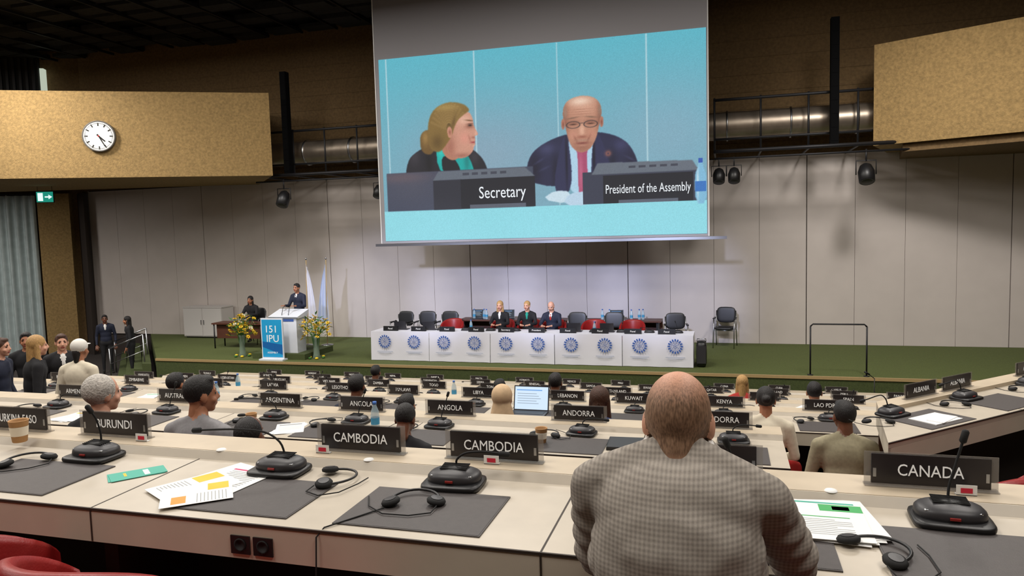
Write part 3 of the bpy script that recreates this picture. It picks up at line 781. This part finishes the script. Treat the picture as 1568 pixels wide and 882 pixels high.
# ---------------------------------------------------------------- people toolkit
def union(name,prims,voxel,smooth=3,fn=None):
    me=bpy.data.meshes.new(name+'_src')
    V=[];F=[]
    for pr in prims:
        bm=bmesh.new()
        if pr[0]=='c':
            for p,r in ((pr[1],pr[2]),(pr[3],pr[4])):
                bmesh.ops.create_icosphere(bm,subdivisions=2,radius=r,matrix=Matrix.Translation(p))
            fs=list(bm.faces); bmesh.ops.delete(bm,geom=fs,context='FACES_ONLY')
            es=list(bm.edges); bmesh.ops.delete(bm,geom=es,context='EDGES_FACES')
            bmesh.ops.convex_hull(bm,input=list(bm.verts))
            bmesh.ops.delete(bm,geom=[v for v in bm.verts if not v.link_faces],context='VERTS')
        else:
            r=pr[2]
            bmesh.ops.create_icosphere(bm,subdivisions=3,radius=1,matrix=Matrix.Translation(pr[1])@Matrix.Diagonal((r[0],r[1],r[2],1)))
        bmesh.ops.recalc_face_normals(bm,faces=list(bm.faces))
        o=len(V); bm.verts.index_update()
        V+= [tuple(v.co) for v in bm.verts]; F+=[[v.index+o for v in f.verts] for f in bm.faces]
        bm.free()
    me.from_pydata(V,[],F); me.update()
    ob=bpy.data.objects.new(name+'_src',me); col.objects.link(ob)
    md=ob.modifiers.new('r','REMESH'); md.mode='VOXEL'; md.voxel_size=voxel
    dg=bpy.context.evaluated_depsgraph_get(); dg.update()
    out=bpy.data.meshes.new_from_object(ob.evaluated_get(dg))
    bpy.data.objects.remove(ob); bpy.data.meshes.remove(me)
    nv=len(out.vertices); co=np.empty(nv*3); out.vertices.foreach_get('co',co); co=co.reshape(-1,3)
    ne=len(out.edges); ed=np.empty(ne*2,dtype=np.int32); out.edges.foreach_get('vertices',ed); ed=ed.reshape(-1,2)
    deg=np.bincount(ed.ravel(),minlength=nv).astype(float)[:,None]
    for _ in range(smooth):
        acc=np.zeros_like(co); np.add.at(acc,ed[:,0],co[ed[:,1]]); np.add.at(acc,ed[:,1],co[ed[:,0]])
        co=co*.5+.5*acc/np.maximum(deg,1)
    if fn is not None:
        out.vertices.foreach_set('co',co.ravel()); out.update()
        nr=np.empty(nv*3); out.vertices.foreach_get('normal',nr); nr=nr.reshape(-1,3)
        co=fn(co,nr)
    out.vertices.foreach_set('co',co.ravel()); out.update()
    nf=len(out.polygons); fc=np.empty(nf*3); out.polygons.foreach_get('center',fc); fc=fc.reshape(-1,3)
    best=np.full(nf,1e9); lab=np.zeros(nf,dtype=np.int32)
    for pr in prims:
        if pr[0]=='c':
            a=np.array(pr[1]);c=np.array(pr[3]);d=c-a; L2=max(float(d@d),1e-9)
            t=np.clip(((fc-a)@d)/L2,0,1)
            dist=np.linalg.norm(fc-(a+t[:,None]*d),axis=1)-(pr[2]+(pr[4]-pr[2])*t); lb=pr[5]
        else:
            r=np.array(pr[2]); q=(fc-np.array(pr[1]))/r; k=np.linalg.norm(q,axis=1)
            g=np.linalg.norm(q/r,axis=1); dist=k*(k-1)/np.maximum(g,1e-6); lb=pr[3]
        m=dist<best; best[m]=dist[m]; lab[m]=lb
    out.materials.clear()
    for i in range(6): out.materials.append(None)
    out.polygons.foreach_set('material_index',lab)
    out.polygons.foreach_set('use_smooth',np.ones(nf,dtype=bool)); out.update()
    out.name=name
    return out
def dress(me,mats):
    m=me.copy()
    for i in range(6): m.materials[i]=mats[i] if i<len(mats) else mats[0]
    return m
C_=lambda p0,r0,p1,r1,l:('c',p0,r0,p1,r1,l)
E_=lambda c,r,l:('e',c,r,l)
def head_prims(kind):
    P=[E_((0,-.01,.025),(.076,.094,.094),0),E_((0,.022,-.03),(.061,.072,.084),0),E_((0,.052,-.092),(.03,.028,.024),0),
       C_((0,.086,.012),.008,(0,.104,-.028),.012,0),E_((.012,.094,-.032),(.009,.009,.007),0),E_((-.012,.094,-.032),(.009,.009,.007),0),
       C_((0,-.02,-.05),.055,(0,-.035,-.14),.056,0),
       C_((-.02,.086,-.06),.006,(.02,.086,-.06),.006,3),C_((-.016,.085,-.066),.006,(.016,.085,-.066),.006,3),
       C_((-.045,.070,.024),.008,(.045,.070,.024),.008,0)]
    for s in (-1,1):
        P+=[E_((s*.077,-.008,-.012),(.011,.021,.033),0),E_((s*.031,.0745,.006),(.013,.009,.007),2),C_((s*.016,.0865,.026),.0045,(s*.046,.074,.027),.004,1),
            E_((s*.042,.055,-.035),(.024,.022,.024),0)]
    if kind=='short': P+=[E_((0,-.018,.036),(.082,.097,.095),1),E_((0,.03,.09),(.055,.05,.032),1)]
    if kind=='fluffy': P+=[E_((0,-.028,.03),(.094,.1,.1),1)]
    if kind=='crop': P+=[E_((0,-.016,.022),(.0785,.0945,.0975),1),C_((0,-.042,-.03),.055,(0,-.046,-.075),.054,1),C_((0,-.04,-.09),.06,(0,-.055,-.15),.066,0)]
    if kind=='bald': P+=[E_((0,-.03,-.005),(.079,.08,.05),1)]
    if kind=='long': P+=[E_((0,-.02,.038),(.086,.1,.097),1),C_((0,-.065,.0),.055,(0,-.075,-.17),.05,1)]+[C_((s*.058,-.02,.01),.033,(s*.07,-.025,-.15),.03,1) for s in (-1,1)]
    if kind=='bun': P+=[E_((0,-.018,.036),(.083,.098,.095),1),E_((0,-.115,.03),(.04,.035,.04),1)]
    if kind=='hijab': P+=[E_((0,-.02,.03),(.092,.103,.102),1),C_((0,-.03,-.05),.082,(0,-.03,-.16),.11,1)]
    if kind=='cap': P+=[E_((0,-.015,.045),(.087,.103,.09),4),C_((-.03,.09,.06),.01,(.03,.09,.06),.01,4),C_((-.03,.13,.05),.008,(.03,.13,.05),.008,4),E_((0,.1,.056),(.06,.05,.008),4),C_((0,-.07,-.02),.045,(0,-.075,-.12),.03,1)]
    return P
HEADS={k:union('head_'+k,head_prims(k),.0065 if k=='crop' else .008,2) for k in ('short','fluffy','crop','bald','long','bun','hijab','cap')}
def hand_mesh():
    P=[C_((0,-.02,0),.024,(0,.015,0),.022,0),E_((0,.05,0),(.041,.048,.014),0),C_((-.028,.03,0),.012,(-.03,.085,0),.010,0),C_((.028,.03,0),.012,(.03,.085,0),.010,0)]
    for x,l in ((-.031,.056),(-.0105,.072),(.0105,.079),(.031,.07)):
        fx=x*1.15
        P+=[C_((x,.085,.002),.0092,(fx,.085+l*.45,.004),.0085,0),C_((fx,.085+l*.45,.004),.0085,(fx*1.05,.085+l*.78,-.006),.008,0),C_((fx*1.05,.085+l*.78,-.006),.008,(fx*1.06,.085+l,-.016),.0068,0)]
    P+=[C_((.022,.015,-.003),.015,(.048,.048,-.006),.0115,0),C_((.048,.048,-.006),.0112,(.062,.082,-.01),.009,0)]
    return union('hand',P,.0042,1)
HAND=hand_mesh()
def torso(z0,lean=0,label=0):
    P=[E_((0,.0,z0+.12),(.165,.125,.16),0),E_((0,.01,z0+.28),(.155,.115,.2),0),E_((0,.02,z0+.43),(.175,.12,.17),0),
       C_((-.14,.02,z0+.52),.065,(.14,.02,z0+.52),.065,0),
       C_((0,.03,z0+.53),.055,(0,.05,z0+.66),.052,2),
       E_((0,.098,z0+.49),(.04,.046,.085),4),C_((0,.138,z0+.55),.012,(0,.142,z0+.42),.014,5)]
    for s in (-1,1): P+=[C_((s*.04,.015,z0+.575),.045,(s*.13,.02,z0+.54),.055,0)]
    return P
def arms(z0,el,wr):
    P=[];W_=[]
    for s,i in ((-1,0),(1,1)):
        e=(s*el[0],el[1],el[2]); w=(s*wr[0],wr[1],wr[2])
        sh=(s*.185,.02,z0+.51)
        P+=[C_(sh,.062,e,.048,0),C_(e,.048,w,.033,0)]
        W_.append((Vector(w),(Vector(w)-Vector(e)).normalized(),s))
    return P,W_
def legs_seated():
    P=[C_((-.08,0,.54),.12,(.08,0,.54),.12,1)]
    for s in (-1,1):
        P+=[C_((s*.095,.02,.53),.095,(s*.12,.43,.51),.065,1),C_((s*.12,.43,.51),.062,(s*.12,.40,.10),.045,1),C_((s*.12,.38,.05),.042,(s*.13,.56,.035),.034,3)]
    return P
def legs_stand():
    P=[C_((-.07,0,.93),.12,(.07,0,.93),.12,1)]
    for s in (-1,1):
        P+=[C_((s*.09,0,.90),.098,(s*.10,.01,.5),.062,1),C_((s*.10,.01,.5),.06,(s*.11,-.02,.1),.042,1),C_((s*.11,-.03,.05),.042,(s*.13,.14,.03),.033,3)]
    return P
POSES={}
def mkpose(k,z0,legs,el,wr):
    a,w=arms(z0,el,wr)
    POSES[k]=(union('body_'+k,torso(z0)+a+legs,.017,3),w,(0,.07,z0+.735))
mkpose('desk',.50,legs_seated(),(.25,.16,.80),(.13,.40,.80))
mkpose('lap',.50,legs_seated(),(.25,.05,.74),(.11,.28,.66))
mkpose('stand',.92,legs_stand(),(.25,-.02,1.13),(.25,.09,.89))
mkpose('lectern',.92,legs_stand(),(.26,.10,1.17),(.19,.36,1.20))
def person(name,pose,loc,rz,head,hairm,top,trs=None,skin=skinA,shirt=None,tie=None,s=1,wx=1,tilt=0,turn=0,headdz=0,lean=0):
    body,wr,hc=POSES[pose]
    root=empty(name,loc,rz,(s*wx,s,s))
    trs=trs or c_blk; shirt=shirt or top; tie=tie or shirt
    bo=inst('body',dress(body,[top,trs,skin,shoe_m,shirt,tie]),parent=root)
    ho=inst('head',dress(HEADS[head],[skin,hairm,eye_m,lip_m,capw]),Vector(hc)+Vector((0,0,headdz)),turn,root,scale=(1/wx,1,1),rx=tilt)
    for w,d,sg in wr:
        h=inst('hand',dress(HAND,[skin]),w+d*.02,0,root,scale=(-sg,1,1))
        h.rotation_mode='QUATERNION'
        h.rotation_quaternion=Vector(d).to_track_quat('Y','Z')
    return root

# ---- main man in checked jacket
def man():
    root=empty('seated_man_in_checked_jacket',(-.105,1.58,2.335),0)
    P=[E_((0,-.02,.62),(.19,.14,.17),0),E_((0,-.01,.80),(.185,.135,.2),0),E_((0,.02,.93),(.195,.135,.17),0),E_((.0,.05,1.03),(.19,.112,.11),0),
       C_((-.175,.08,1.068),.060,(.17,.08,1.062),.060,0),
       C_((-.05,.11,1.125),.050,(-.16,.085,1.085),.052,0),C_((.05,.11,1.125),.050,(.155,.085,1.080),.052,0),
       C_((0,.12,1.08),.066,(.002,.15,1.155),.060,2),
       C_((-.188,.085,1.058),.062,(-.205,.20,.84),.057,0),C_((-.205,.20,.84),.056,(-.16,.48,.80),.042,0),
       C_((.188,.085,1.052),.062,(.268,.27,.84),.059,0),C_((.268,.27,.84),.056,(.20,.53,.80),.042,0),
       C_((-.09,0,.56),.13,(.09,0,.56),.13,1)]
    P+=legs_seated()[1:]
    def fn(co,nr):
        x,y,z=co[:,0],co[:,1],co[:,2]
        back=np.clip(-nr[:,1],0,1)
        d=.004*np.sin(60*(z+.45*np.abs(x))+2*np.sin(9*x))*np.exp(-((z-1.03)/.06)**2)*back
        d+=.006*np.sin(42*(z-.9*x)+1.3)*np.exp(-((x-.13)/.07)**2)*np.exp(-((z-.92)/.1)**2)*back
        d+=.006*np.sin(42*(z+.9*x)+.3)*np.exp(-((x+.13)/.07)**2)*np.exp(-((z-.92)/.1)**2)*back
        arm=(np.abs(x)>.18).astype(float)*np.clip((1.04-z)/.08,0,1)
        d+=.005*np.sin(85*(z-.5*y)+3*x)*arm
        d+=-.004*np.exp(-((x-.0)/.006)**2)*back*(z<1.1)
        d+=-.006*np.exp(-((np.abs(x)-.17-.03*(1.06-z))/.009)**2)*back*(z<1.09)*(z>.9)
        return co+nr*d[:,None]
    me=union('jacket_body',P,.0095,3,fn)
    inst('jacket_and_trousers',dress(me,[tweed,c_nvy,skinA,shoe_m]),parent=root)
    inst('head',dress(HEADS['crop'],[skinA,crop_h,eye_m,lip_m]),(.0,.175,1.200),-.05,root,scale=(.98,1.0,.98),rx=-.16)
    b=MB()
    def ring(r0,r1,z0,z1,th,mat,cy,tl,n=36):
        vs=[];fs=[]
        for i in range(n+1):
            a=math.radians(-40+260*i/n)+math.pi
            c,s_=math.cos(a),math.sin(a)
            for (r,z) in ((r0,z0),(r0+.004,(z0+z1)/2),(r1,z1),(r1-th,z1+.001),(r1-th,z0)):
                vs.append((r*c*1.08,cy+r*s_*1.0,z+tl*s_))
        for i in range(n):
            for k in range(5): fs.append((i*5+k,(i+1)*5+k,(i+1)*5+(k+1)%5,i*5+(k+1)%5))
        b.add(vs,fs,mat,True)
    ring(.104,.078,1.085,1.150,.012,tweed,.145,.014)
    ring(.076,.070,1.13,1.160,.006,c_wht,.147,.014)
    b.obj('collar',parent=root)
    for sg,w,d in ((-1,(-.16,.48,.80),(.25,.9,0)),(1,(.20,.53,.80),(-.25,.9,0))):
        h=inst('hand',dress(HAND,[skinA]),Vector(w)+Vector(d)*.03,0,root,scale=(-sg,1,1)); h.rotation_mode='QUATERNION'; h.rotation_quaternion=Vector(d).normalized().to_track_quat('Y','Z')
        b=MB(); dd=Vector(d).normalized(); b.tube([Vector(w)-dd*.01,Vector(w)+dd*.045],.036,c_wht,16); b.obj('shirt_cuff',parent=root)
man()

# ---- audience
fz={'A':2.32,'B':1.85,'C':1.38,'D':.91,'E':.44,'F':.02}
def seated(name,row,x,y,head,hm,top,skin=skinA,s=1,wx=1,tilt=0,turn=0,pose='lap',shirt=None,rz=0):
    person(name,pose,(x,y,fz[row]),rz,head,hm,top,skin=skin,s=s,wx=wx,tilt=tilt,turn=turn,shirt=shirt)
    redchair(x,y-.02,fz[row],rz,.92)
seated('seated_delegate_white_hair','B',-3.68,3.50,'fluffy',h_gry,c_blk,s=.98,turn=-.4)
seated('seated_delegate_grey_suit','B',-3.06,3.62,'short',h_blk,c_gry,skinB,turn=-.6,s=.97,shirt=c_wht)
seated('seated_delegate_bald','B',-2.42,3.20,'crop',h_blk,c_gry,skinC,s=.89,turn=.1)
seated('seated_delegate_leaning','B',-1.93,4.1,'short',h_blk,c_blk,skinC,s=.79,tilt=-.4)
seated('seated_delegate_dark_hair','C',-5.2,5.85,'short',h_blk,c_blk,skinB,s=.96)
seated('seated_delegate_dark_hair','C',-3.35,6.1,'short',h_blk,c_nvy,skinC,s=.95)
seated('seated_delegate_dark_hair','C',-2.70,5.8,'short',h_blk,c_blk,skinB,s=.88)
seated('seated_woman_in_headscarf','C',-1.80,5.75,'hijab',hij,c_blk,skinB,wx=.92,s=.97)
seated('seated_woman_brown_hair','C',-.98,5.8,'long',h_brn,c_blu,wx=.9,s=.97)
seated('seated_delegate_khaki_jacket','C',.85,5.72,'short',h_blk,c_bge,skinC,s=.95,turn=.3,shirt=c_blu)
seated('seated_woman_white_jacket','C',.33,6.25,'bun',h_blk,c_crm,skinB,wx=.98,s=.93)
redchair(.30,5.62,fz['C'],.1,.9)
redchair(-.35,6.1,fz['C'])
redchair(1.50,4.55,1.85,WA); redchair(2.2,5.2,1.85,WA); redchair(1.25,3.9,1.85,.5)
seated('seated_delegate','D',-1.95,8.4,'short',h_blk,c_blk,skinC)
seated('seated_delegate','D',-2.65,8.4,'short',h_blk,c_blk,skinB,s=.93)
seated('seated_man_white_shirt','D',.95,8.45,'short',h_blk,c_wht,skinB,s=.98)
seated('seated_delegate','E',-5.6,10.9,'short',h_blk,c_blk,skinC)
seated('seated_woman_red_top','E',.25,10.9,'long',h_bld,c_red,wx=.9)
# left group
person('standing_woman_blond','stand',(-7.05,5.95,fz['C']),-.5,'long',h_bld,c_blk,c_blk,s=.92,wx=.9)
person('standing_woman_with_cap','stand',(-6.45,5.95,fz['C']),.2,'cap',h_blk,c_crm,c_crm,skinB,s=.90,wx=.95)
person('standing_man_white_shirt','stand',(-9.15,8.2,fz['D']),-2.2,'short',h_brn,c_blk,c_blk,shirt=c_wht,s=1.0)
person('standing_delegate','stand',(-9.9,8.3,fz['D']),-2.4,'short',h_blk,c_blk,c_blk,skinB)
person('standing_delegate','stand',(-7.85,6.2,fz['C']),-1.2,'short',h_brn,c_nvy,c_nvy,s=.88)
person('standing_woman_in_black','stand',(-16.7,17.3,0),2.2,'long',h_blk,c_blk,c_blk,skinB,wx=.9)
person('standing_man','stand',(-17.9,17.6,0),-2.4,'short',h_blk,c_nvy,c_blk,skinC,shirt=c_wht)
# stage people
pi=math.pi
person('panel_woman_blond','desk',(-5.58,18.1,ST+.06),pi,'long',h_bld,c_blk,shirt=c_wht,s=1.02,wx=.92)
person('panel_secretary','desk',(-4.86,18.1,ST+.06),pi+.1,'bun',h_bld,c_blk,shirt=c_tea,s=1.02,wx=.92,turn=-.3)
person('panel_president','desk',(-4.20,18.05,ST+.04),pi-.1,'bald',h_gry,c_nvy,shirt=c_wht,tie=c_red,s=1.03,tilt=-.35)
person('speaker_at_lectern','lectern',(-11.32,17.75,ST+.15),pi-.1,'short',h_blk,c_nvy,c_nvy,skinB,shirt=c_wht,tie=c_nvy,s=1.02)
person('seated_interpreter','desk',(-13.9,19.2,ST+.12),pi+.15,'long',h_blk,c_blk,skin=skinB,wx=.92)
inst('stacking_chair',ME_sc,(-13.9,19.25,ST),pi,scale=1.15)

# ---------------------------------------------------------------- stage furniture
b=MB()
x0,x1=-8.8,-.67; n=5; w=(x1-x0)/n
b.box(x0,x1,17.06,17.78,ST+.72,ST+.75,cloth_w)
lg=M('logo_grey',(165,178,206),.7)
for i in range(n):
    xa=x0+i*w; xb=xa+w
    N=24;vs=[];fs=[]
    for k in range(N+1):
        t=k/N; e=.012*math.sin(t*19+i)+.02*math.exp(-((t-.0)/.03)**2)+.02*math.exp(-((t-1)/.03)**2)
        vs+=[(xa+.006+t*(w-.012),17.045,ST+.752),(xa+.006+t*(w-.012),17.04-e*.6,ST+.4),(xa+.006+t*(w-.012),17.03-e,ST+.012)]
    for k in range(N):
        for j in range(2): fs.append((k*3+j,k*3+j+1,k*3+j+4,k*3+j+3))
    b.add(vs,fs,cloth_w,True)
    for cx in (xa+w*.25,xa+w*.75):
        for k in range(16):
            T=Matrix.Translation((cx,17.003,ST+.50))@Matrix.Rotation(2*pi*k/16,4,'Y')
            b.box(-.017,.017,-.002,.002,.115,.172,logo_b,T)
        for k in range(6):
            T=Matrix.Translation((cx,17.001,ST+.50))@Matrix.Rotation(2*pi*k/6,4,'Y')
            b.box(-.003,.003,-.002,.002,.0,.09,logo_b,T)
        for rr_ in (.045,.09):
            b.tube([(cx+rr_*math.cos(2*pi*k/24),17.002,ST+.50+rr_*math.sin(2*pi*k/24)) for k in range(25)],.003,logo_b,5)
        b.box(cx-.22,cx+.22,17.0,17.002,ST+.238,ST+.248,lg); b.box(cx-.17,cx+.17,17.0,17.002,ST+.205,ST+.213,lg)
for x in (x0+.03,x1-.03): b.box(x-.02,x+.02,17.08,17.76,ST,ST+.72,cloth_w)
b.obj('panel_table')
for i in range(12):
    x=-8.4+i*.66
    inst('conference_microphone',ME_mic[i%4 if i%4!=1 else 0],(x+.1,17.45,ST+.751),pi,scale=1.1)
for i in range(10):
    x=-8.3+i*.78
    b=MB(); b.extx([(-.03,0),(-.02,.12),(.02,.12),(.04,0)],-.2,.2,blk)
    o=b.obj('name_plate',(x,17.2,ST+.752))
    txt(('Secretary' if i==4 else 'President' if i==5 else 'Panel'),.06,(0,-.032,.06),white_t,o)
for x in (-8.1,-7.3,-3.5,-2.7): laptop(x,17.5,ST+.751,pi,1.0,E('laptop_dim',(60,70,80),.4))
bottle(-6.2,17.5,ST+.752,1.2); bottle(-3.0,17.35,ST+.752,1.2)
b=MB()
b.box(-7.3,-1.6,19.55,20.15,ST+.71,ST+.75,wood_d); b.box(-7.3,-1.6,20.1,20.13,ST+.1,ST+.71,wood_d)
for x in (-7.2,-5.4,-3.5,-1.7): b.box(x-.03,x+.03,19.6,20.1,ST,ST+.71,dsteel)
b.obj('rear_table')
for x in (-6.9,-6.6,-6.5,-3.2,-3.0,-2.4,-2.2,-2.1): bottle(x,19.8+random.uniform(-.1,.1),ST+.752,1.3)
for x in (-6.8,-5.9,-2.8): laptop(x,19.75,ST+.751,.1,1.1,E('laptop_dim',(60,70,80),.4))
b=MB(); b.box(-14.6,-12.9,18.2,18.75,ST+.72,ST+.76,wood_d)
for x in (-14.55,-12.95):
    for y in (18.25,18.7): b.tube([(x,y,ST),(x,y,ST+.72)],.02,dsteel)
b.box(-14.5,-13.0,18.3,18.32,ST+.3,ST+.72,wood_d)
b.obj('side_desk')
inst('conference_microphone',ME_mic[0],(-13.7,18.45,ST+.76),pi)
b=MB()
cw=M('cabinet_white',(200,196,194),.6)
b.box(-17.2,-15.7,20.1,20.7,ST+.05,ST+1.0,cw); b.box(-17.22,-15.68,20.08,20.7,ST+1.0,ST+1.03,cw)
for xx in (-17.19,-16.44): b.box(xx+.01,xx+.73,20.08,20.1,ST+.08,ST+.98,cw)
b.box(-16.5,-16.48,20.06,20.08,ST+.45,ST+.6,chrome); b.box(-16.4,-16.38,20.06,20.08,ST+.45,ST+.6,chrome); b.box(-17.15,-15.75,20.15,20.65,ST,ST+.05,blk)
b.obj('low_cabinet')
# lectern
b=MB()
lw=M('lectern_white',(222,226,232),.5)
b.box(-.9,.7,-.2,1.25,0,.15,green_d)
b.box(-.38,.38,-.02,.4,.15,1.12,lw)
b.extx([(-.08,1.12),(.5,1.28),(.5,1.24),(.4,1.1),(-.04,1.08)],-.45,.45,lw)
b.tube([(.1,.05,1.15),(.1,.12,1.35),(.08,.25,1.45)],.008,blk); b.tube([(-.1,.05,1.15),(-.1,.12,1.35),(-.08,.25,1.42)],.008,blk)
b.box(-.3,.3,-.03,-.02,1.0,1.06,logo_b)
b.obj('lectern',(-11.32,17.0,ST))
b=MB()
cy=M('banner_cyan',(30,150,200),.5,emit=.1)
b.box(-.33,.33,-.02,.02,.04,1.12,lw); b.box(-.30,.30,-.024,-.02,.08,1.08,cy); b.box(-.36,.36,-.14,.14,0,.04,lw)
b.prism([(-.3,.35),(.3,.15),(.3,.42),(-.3,.5)],-.026,-.024,M('banner_blue',(20,100,170),.5),SW)
o=b.obj('event_sign_board',(-11.5,16.70,ST))
txt('151',.27,(-.02,-.028,.82),white_t,o); txt('IPU',.27,(.02,-.028,.57),white_t,o); txt('ASSEMBLY',.07,(0,-.028,.2),white_t,o)
def flowers(x,y):
    b=MB()
    b.lathe([(.10,0),(.11,.01),(.085,.1),(.07,.3),(.085,.52),(.10,.6),(.09,.6),(.06,.3),(.06,.03),(.0,.03)],M('vase_glass',(150,170,150),.1,alpha=.5),20)
    st=M('flower_stem',(60,112,42),.7); yl=M('flower_yellow',(240,204,40),.6); wh=M('flower_white',(225,220,190),.6)
    for i in range(100):
        a=random.uniform(0,2*pi); r=random.uniform(.0,.36)**.9; z=.72+random.random()*.48-(r*.5)
        p=Vector((r*math.cos(a),r*math.sin(a),z))
        if i%2==0: b.tube([(r*.1*math.cos(a),r*.1*math.sin(a),.1),(r*.3*math.cos(a),r*.3*math.sin(a),.6),p],.005,st,5)
        if i%3!=2:
            m=yl if i%5 else wh
            T=Matrix.Translation(p)@Matrix.Rotation(random.uniform(-.9,.9),4,'X')@Matrix.Rotation(random.uniform(-.9,.9),4,'Y')
            for k in range(7):
                t=2*pi*k/7; t2=t+.38;t0=t-.38
                b.add([(0,0,0),(.04*math.cos(t0),.04*math.sin(t0),.015),(.07*math.cos(t),.07*math.sin(t),.004),(.04*math.cos(t2),.04*math.sin(t2),.015)],[(0,1,2,3)],m,False,T)
            b.sup((0,0,.01),(.018,.018,.014),M('flower_heart',(150,100,20),.8),2,8,T)
        else:
            T=Matrix.Translation(p)@Matrix.Rotation(a,4,'Z')@Matrix.Rotation(random.uniform(-1,.4),4,'Y')
            b.add([(0,0,0),(.07,.03,.02),(.17,0,.0),(.07,-.03,.02)],[(0,1,2,3)],st,False,T)
    for k in range(6): b.sup((.2*math.cos(k*1.05),.2*math.sin(k*1.05),.03),(.05,.05,.03),yl if k%2 else st,2,8)
    b.obj('flower_vase',(x,y,ST))
flowers(-12.75,17.1); flowers(-10.45,17.1)
for k,(x,y) in enumerate(((-11.95,19.1),(-11.35,19.2))):
    b=MB()
    b.lathe([(.18,0),(.18,.02),(.03,.05)],chrome,20)
    b.tube([(0,0,.03),(0.08,0,2.55)],.014,wood_m,10); b.sup((.08,0,2.58),(.025,.025,.04),chrome,2,10)
    vs=[];fs=[];N=30;K=14
    for j in range(K+1):
        v=j/K; wd=.08+.30*v**.7
        for i in range(N+1):
            u=i/N
            vs.append((.075+wd*u*(1 if k==0 else -1)*.9,.05*math.sin(u*16+v)*(.4+v*.6)-.02,2.45-1.7*v-.25*u*(1-v)-.1*u*v))
    for j in range(K):
        for i in range(N): fs.append((j*(N+1)+i,j*(N+1)+i+1,(j+1)*(N+1)+i+1,(j+1)*(N+1)+i))
    b.add(vs,fs,M('flag_%d'%k,((225,226,236),(196,206,228))[k],.8),True)
    b.obj('flag_on_pole',(x,y,ST))
b=MB(); b.sup((0,0,.3),(.12,.2,.3),blk,5,16); b.box(-.1,.1,-.205,-.19,.1,.5,blk2); b.tube([(-.1,0,.58),(-.1,0,.64),(.1,0,.64),(.1,0,.58)],.01,chrome); b.obj('loudspeaker_box',(-.5,17.3,ST))

# ---------------------------------------------------------------- lights
def area(name,loc,size,power,c,rot=(0,0,0),sy=None):
    l=bpy.data.lights.new(name,'AREA'); l.energy=power; l.color=c; l.size=size
    if sy: l.shape='RECTANGLE'; l.size_y=sy
    o=bpy.data.objects.new(name,l); col.objects.link(o); o.location=loc; o.rotation_euler=rot; return o
for x in (-18,-11,-4,3):
    for y in (0,6,12): area('left_fill_lamp',(x,y,9.9),2.4,(250,290,430)[y//6],(1,.94,.87))
area('left_fill_lamp',(-24,11,9.9),2.4,330,(1,.94,.85))  # extra fill light, added to lift the dark curtain and pillar
def spot(name,loc,tgt,power,c,ang=60,blend=.6,r=.15):
    l=bpy.data.lights.new(name,'SPOT'); l.energy=power; l.color=c; l.spot_size=math.radians(ang); l.spot_blend=blend; l.shadow_soft_size=r
    o=bpy.data.objects.new(name,l); col.objects.link(o); o.location=loc
    o.rotation_euler=(Vector(tgt)-Vector(loc)).to_track_quat('-Z','Y').to_euler(); return o
for x,pw in ((-10.2,4500),(-7.2,8500),(-4.3,8500),(-1.4,6500)):
    spot('side_wall_fill',(x*.8-1,4.0,7.3),(x,20.8,1.9),pw,(.64,.70,1),17,1.0,.25)
spot('side_wall_fill',(-11,13.0,9.3),(-12,19,1.2),900,(.9,.92,1),40,1.0)
spot('side_wall_fill',(3.5,12.0,9.3),(4.5,20.8,2.0),1300,(1,.95,.9),75,1.0,.5)  # warm fill added to brighten the right part of the back wall
spot('side_wall_fill',(-17,12.0,9.3),(-16,20.8,2.0),1200,(1,.94,.88),70,1.0,.5)  # warm fill added to brighten the left part of the back wall
area('curtain_fill',(-22.3,15.2,5.6),1.2,170,(1,.96,.9))  # added fill below the balcony, only there to brighten the curtain
w=bpy.data.worlds.new('World'); scn.world=w; w.use_nodes=True
w.node_tree.nodes['Background'].inputs[0].default_value=(.5,.48,.45,1); w.node_tree.nodes['Background'].inputs[1].default_value=.3

# ---------------------------------------------------------------- camera
th=math.radians(16.2);ph=math.radians(4.6);ro=math.radians(1.6)
Fv=Vector((-math.sin(th)*math.cos(ph),math.cos(th)*math.cos(ph),-math.sin(ph)))
R0=Vector((math.cos(th),math.sin(th),0)); U0=R0.cross(Fv)
X=R0*math.cos(ro)-U0*math.sin(ro); Y=R0*math.sin(ro)+U0*math.cos(ro); Z=-Fv
cam=bpy.data.cameras.new('Camera'); co=bpy.data.objects.new('Camera',cam); col.objects.link(co)
mw=Matrix((X,Y,Z)).transposed().to_4x4(); mw.translation=(0,0,CAMZ); co.matrix_world=mw
cam.sensor_width=36; cam.lens=1120/1568*36; cam.clip_start=.05; cam.clip_end=100
scn.camera=co
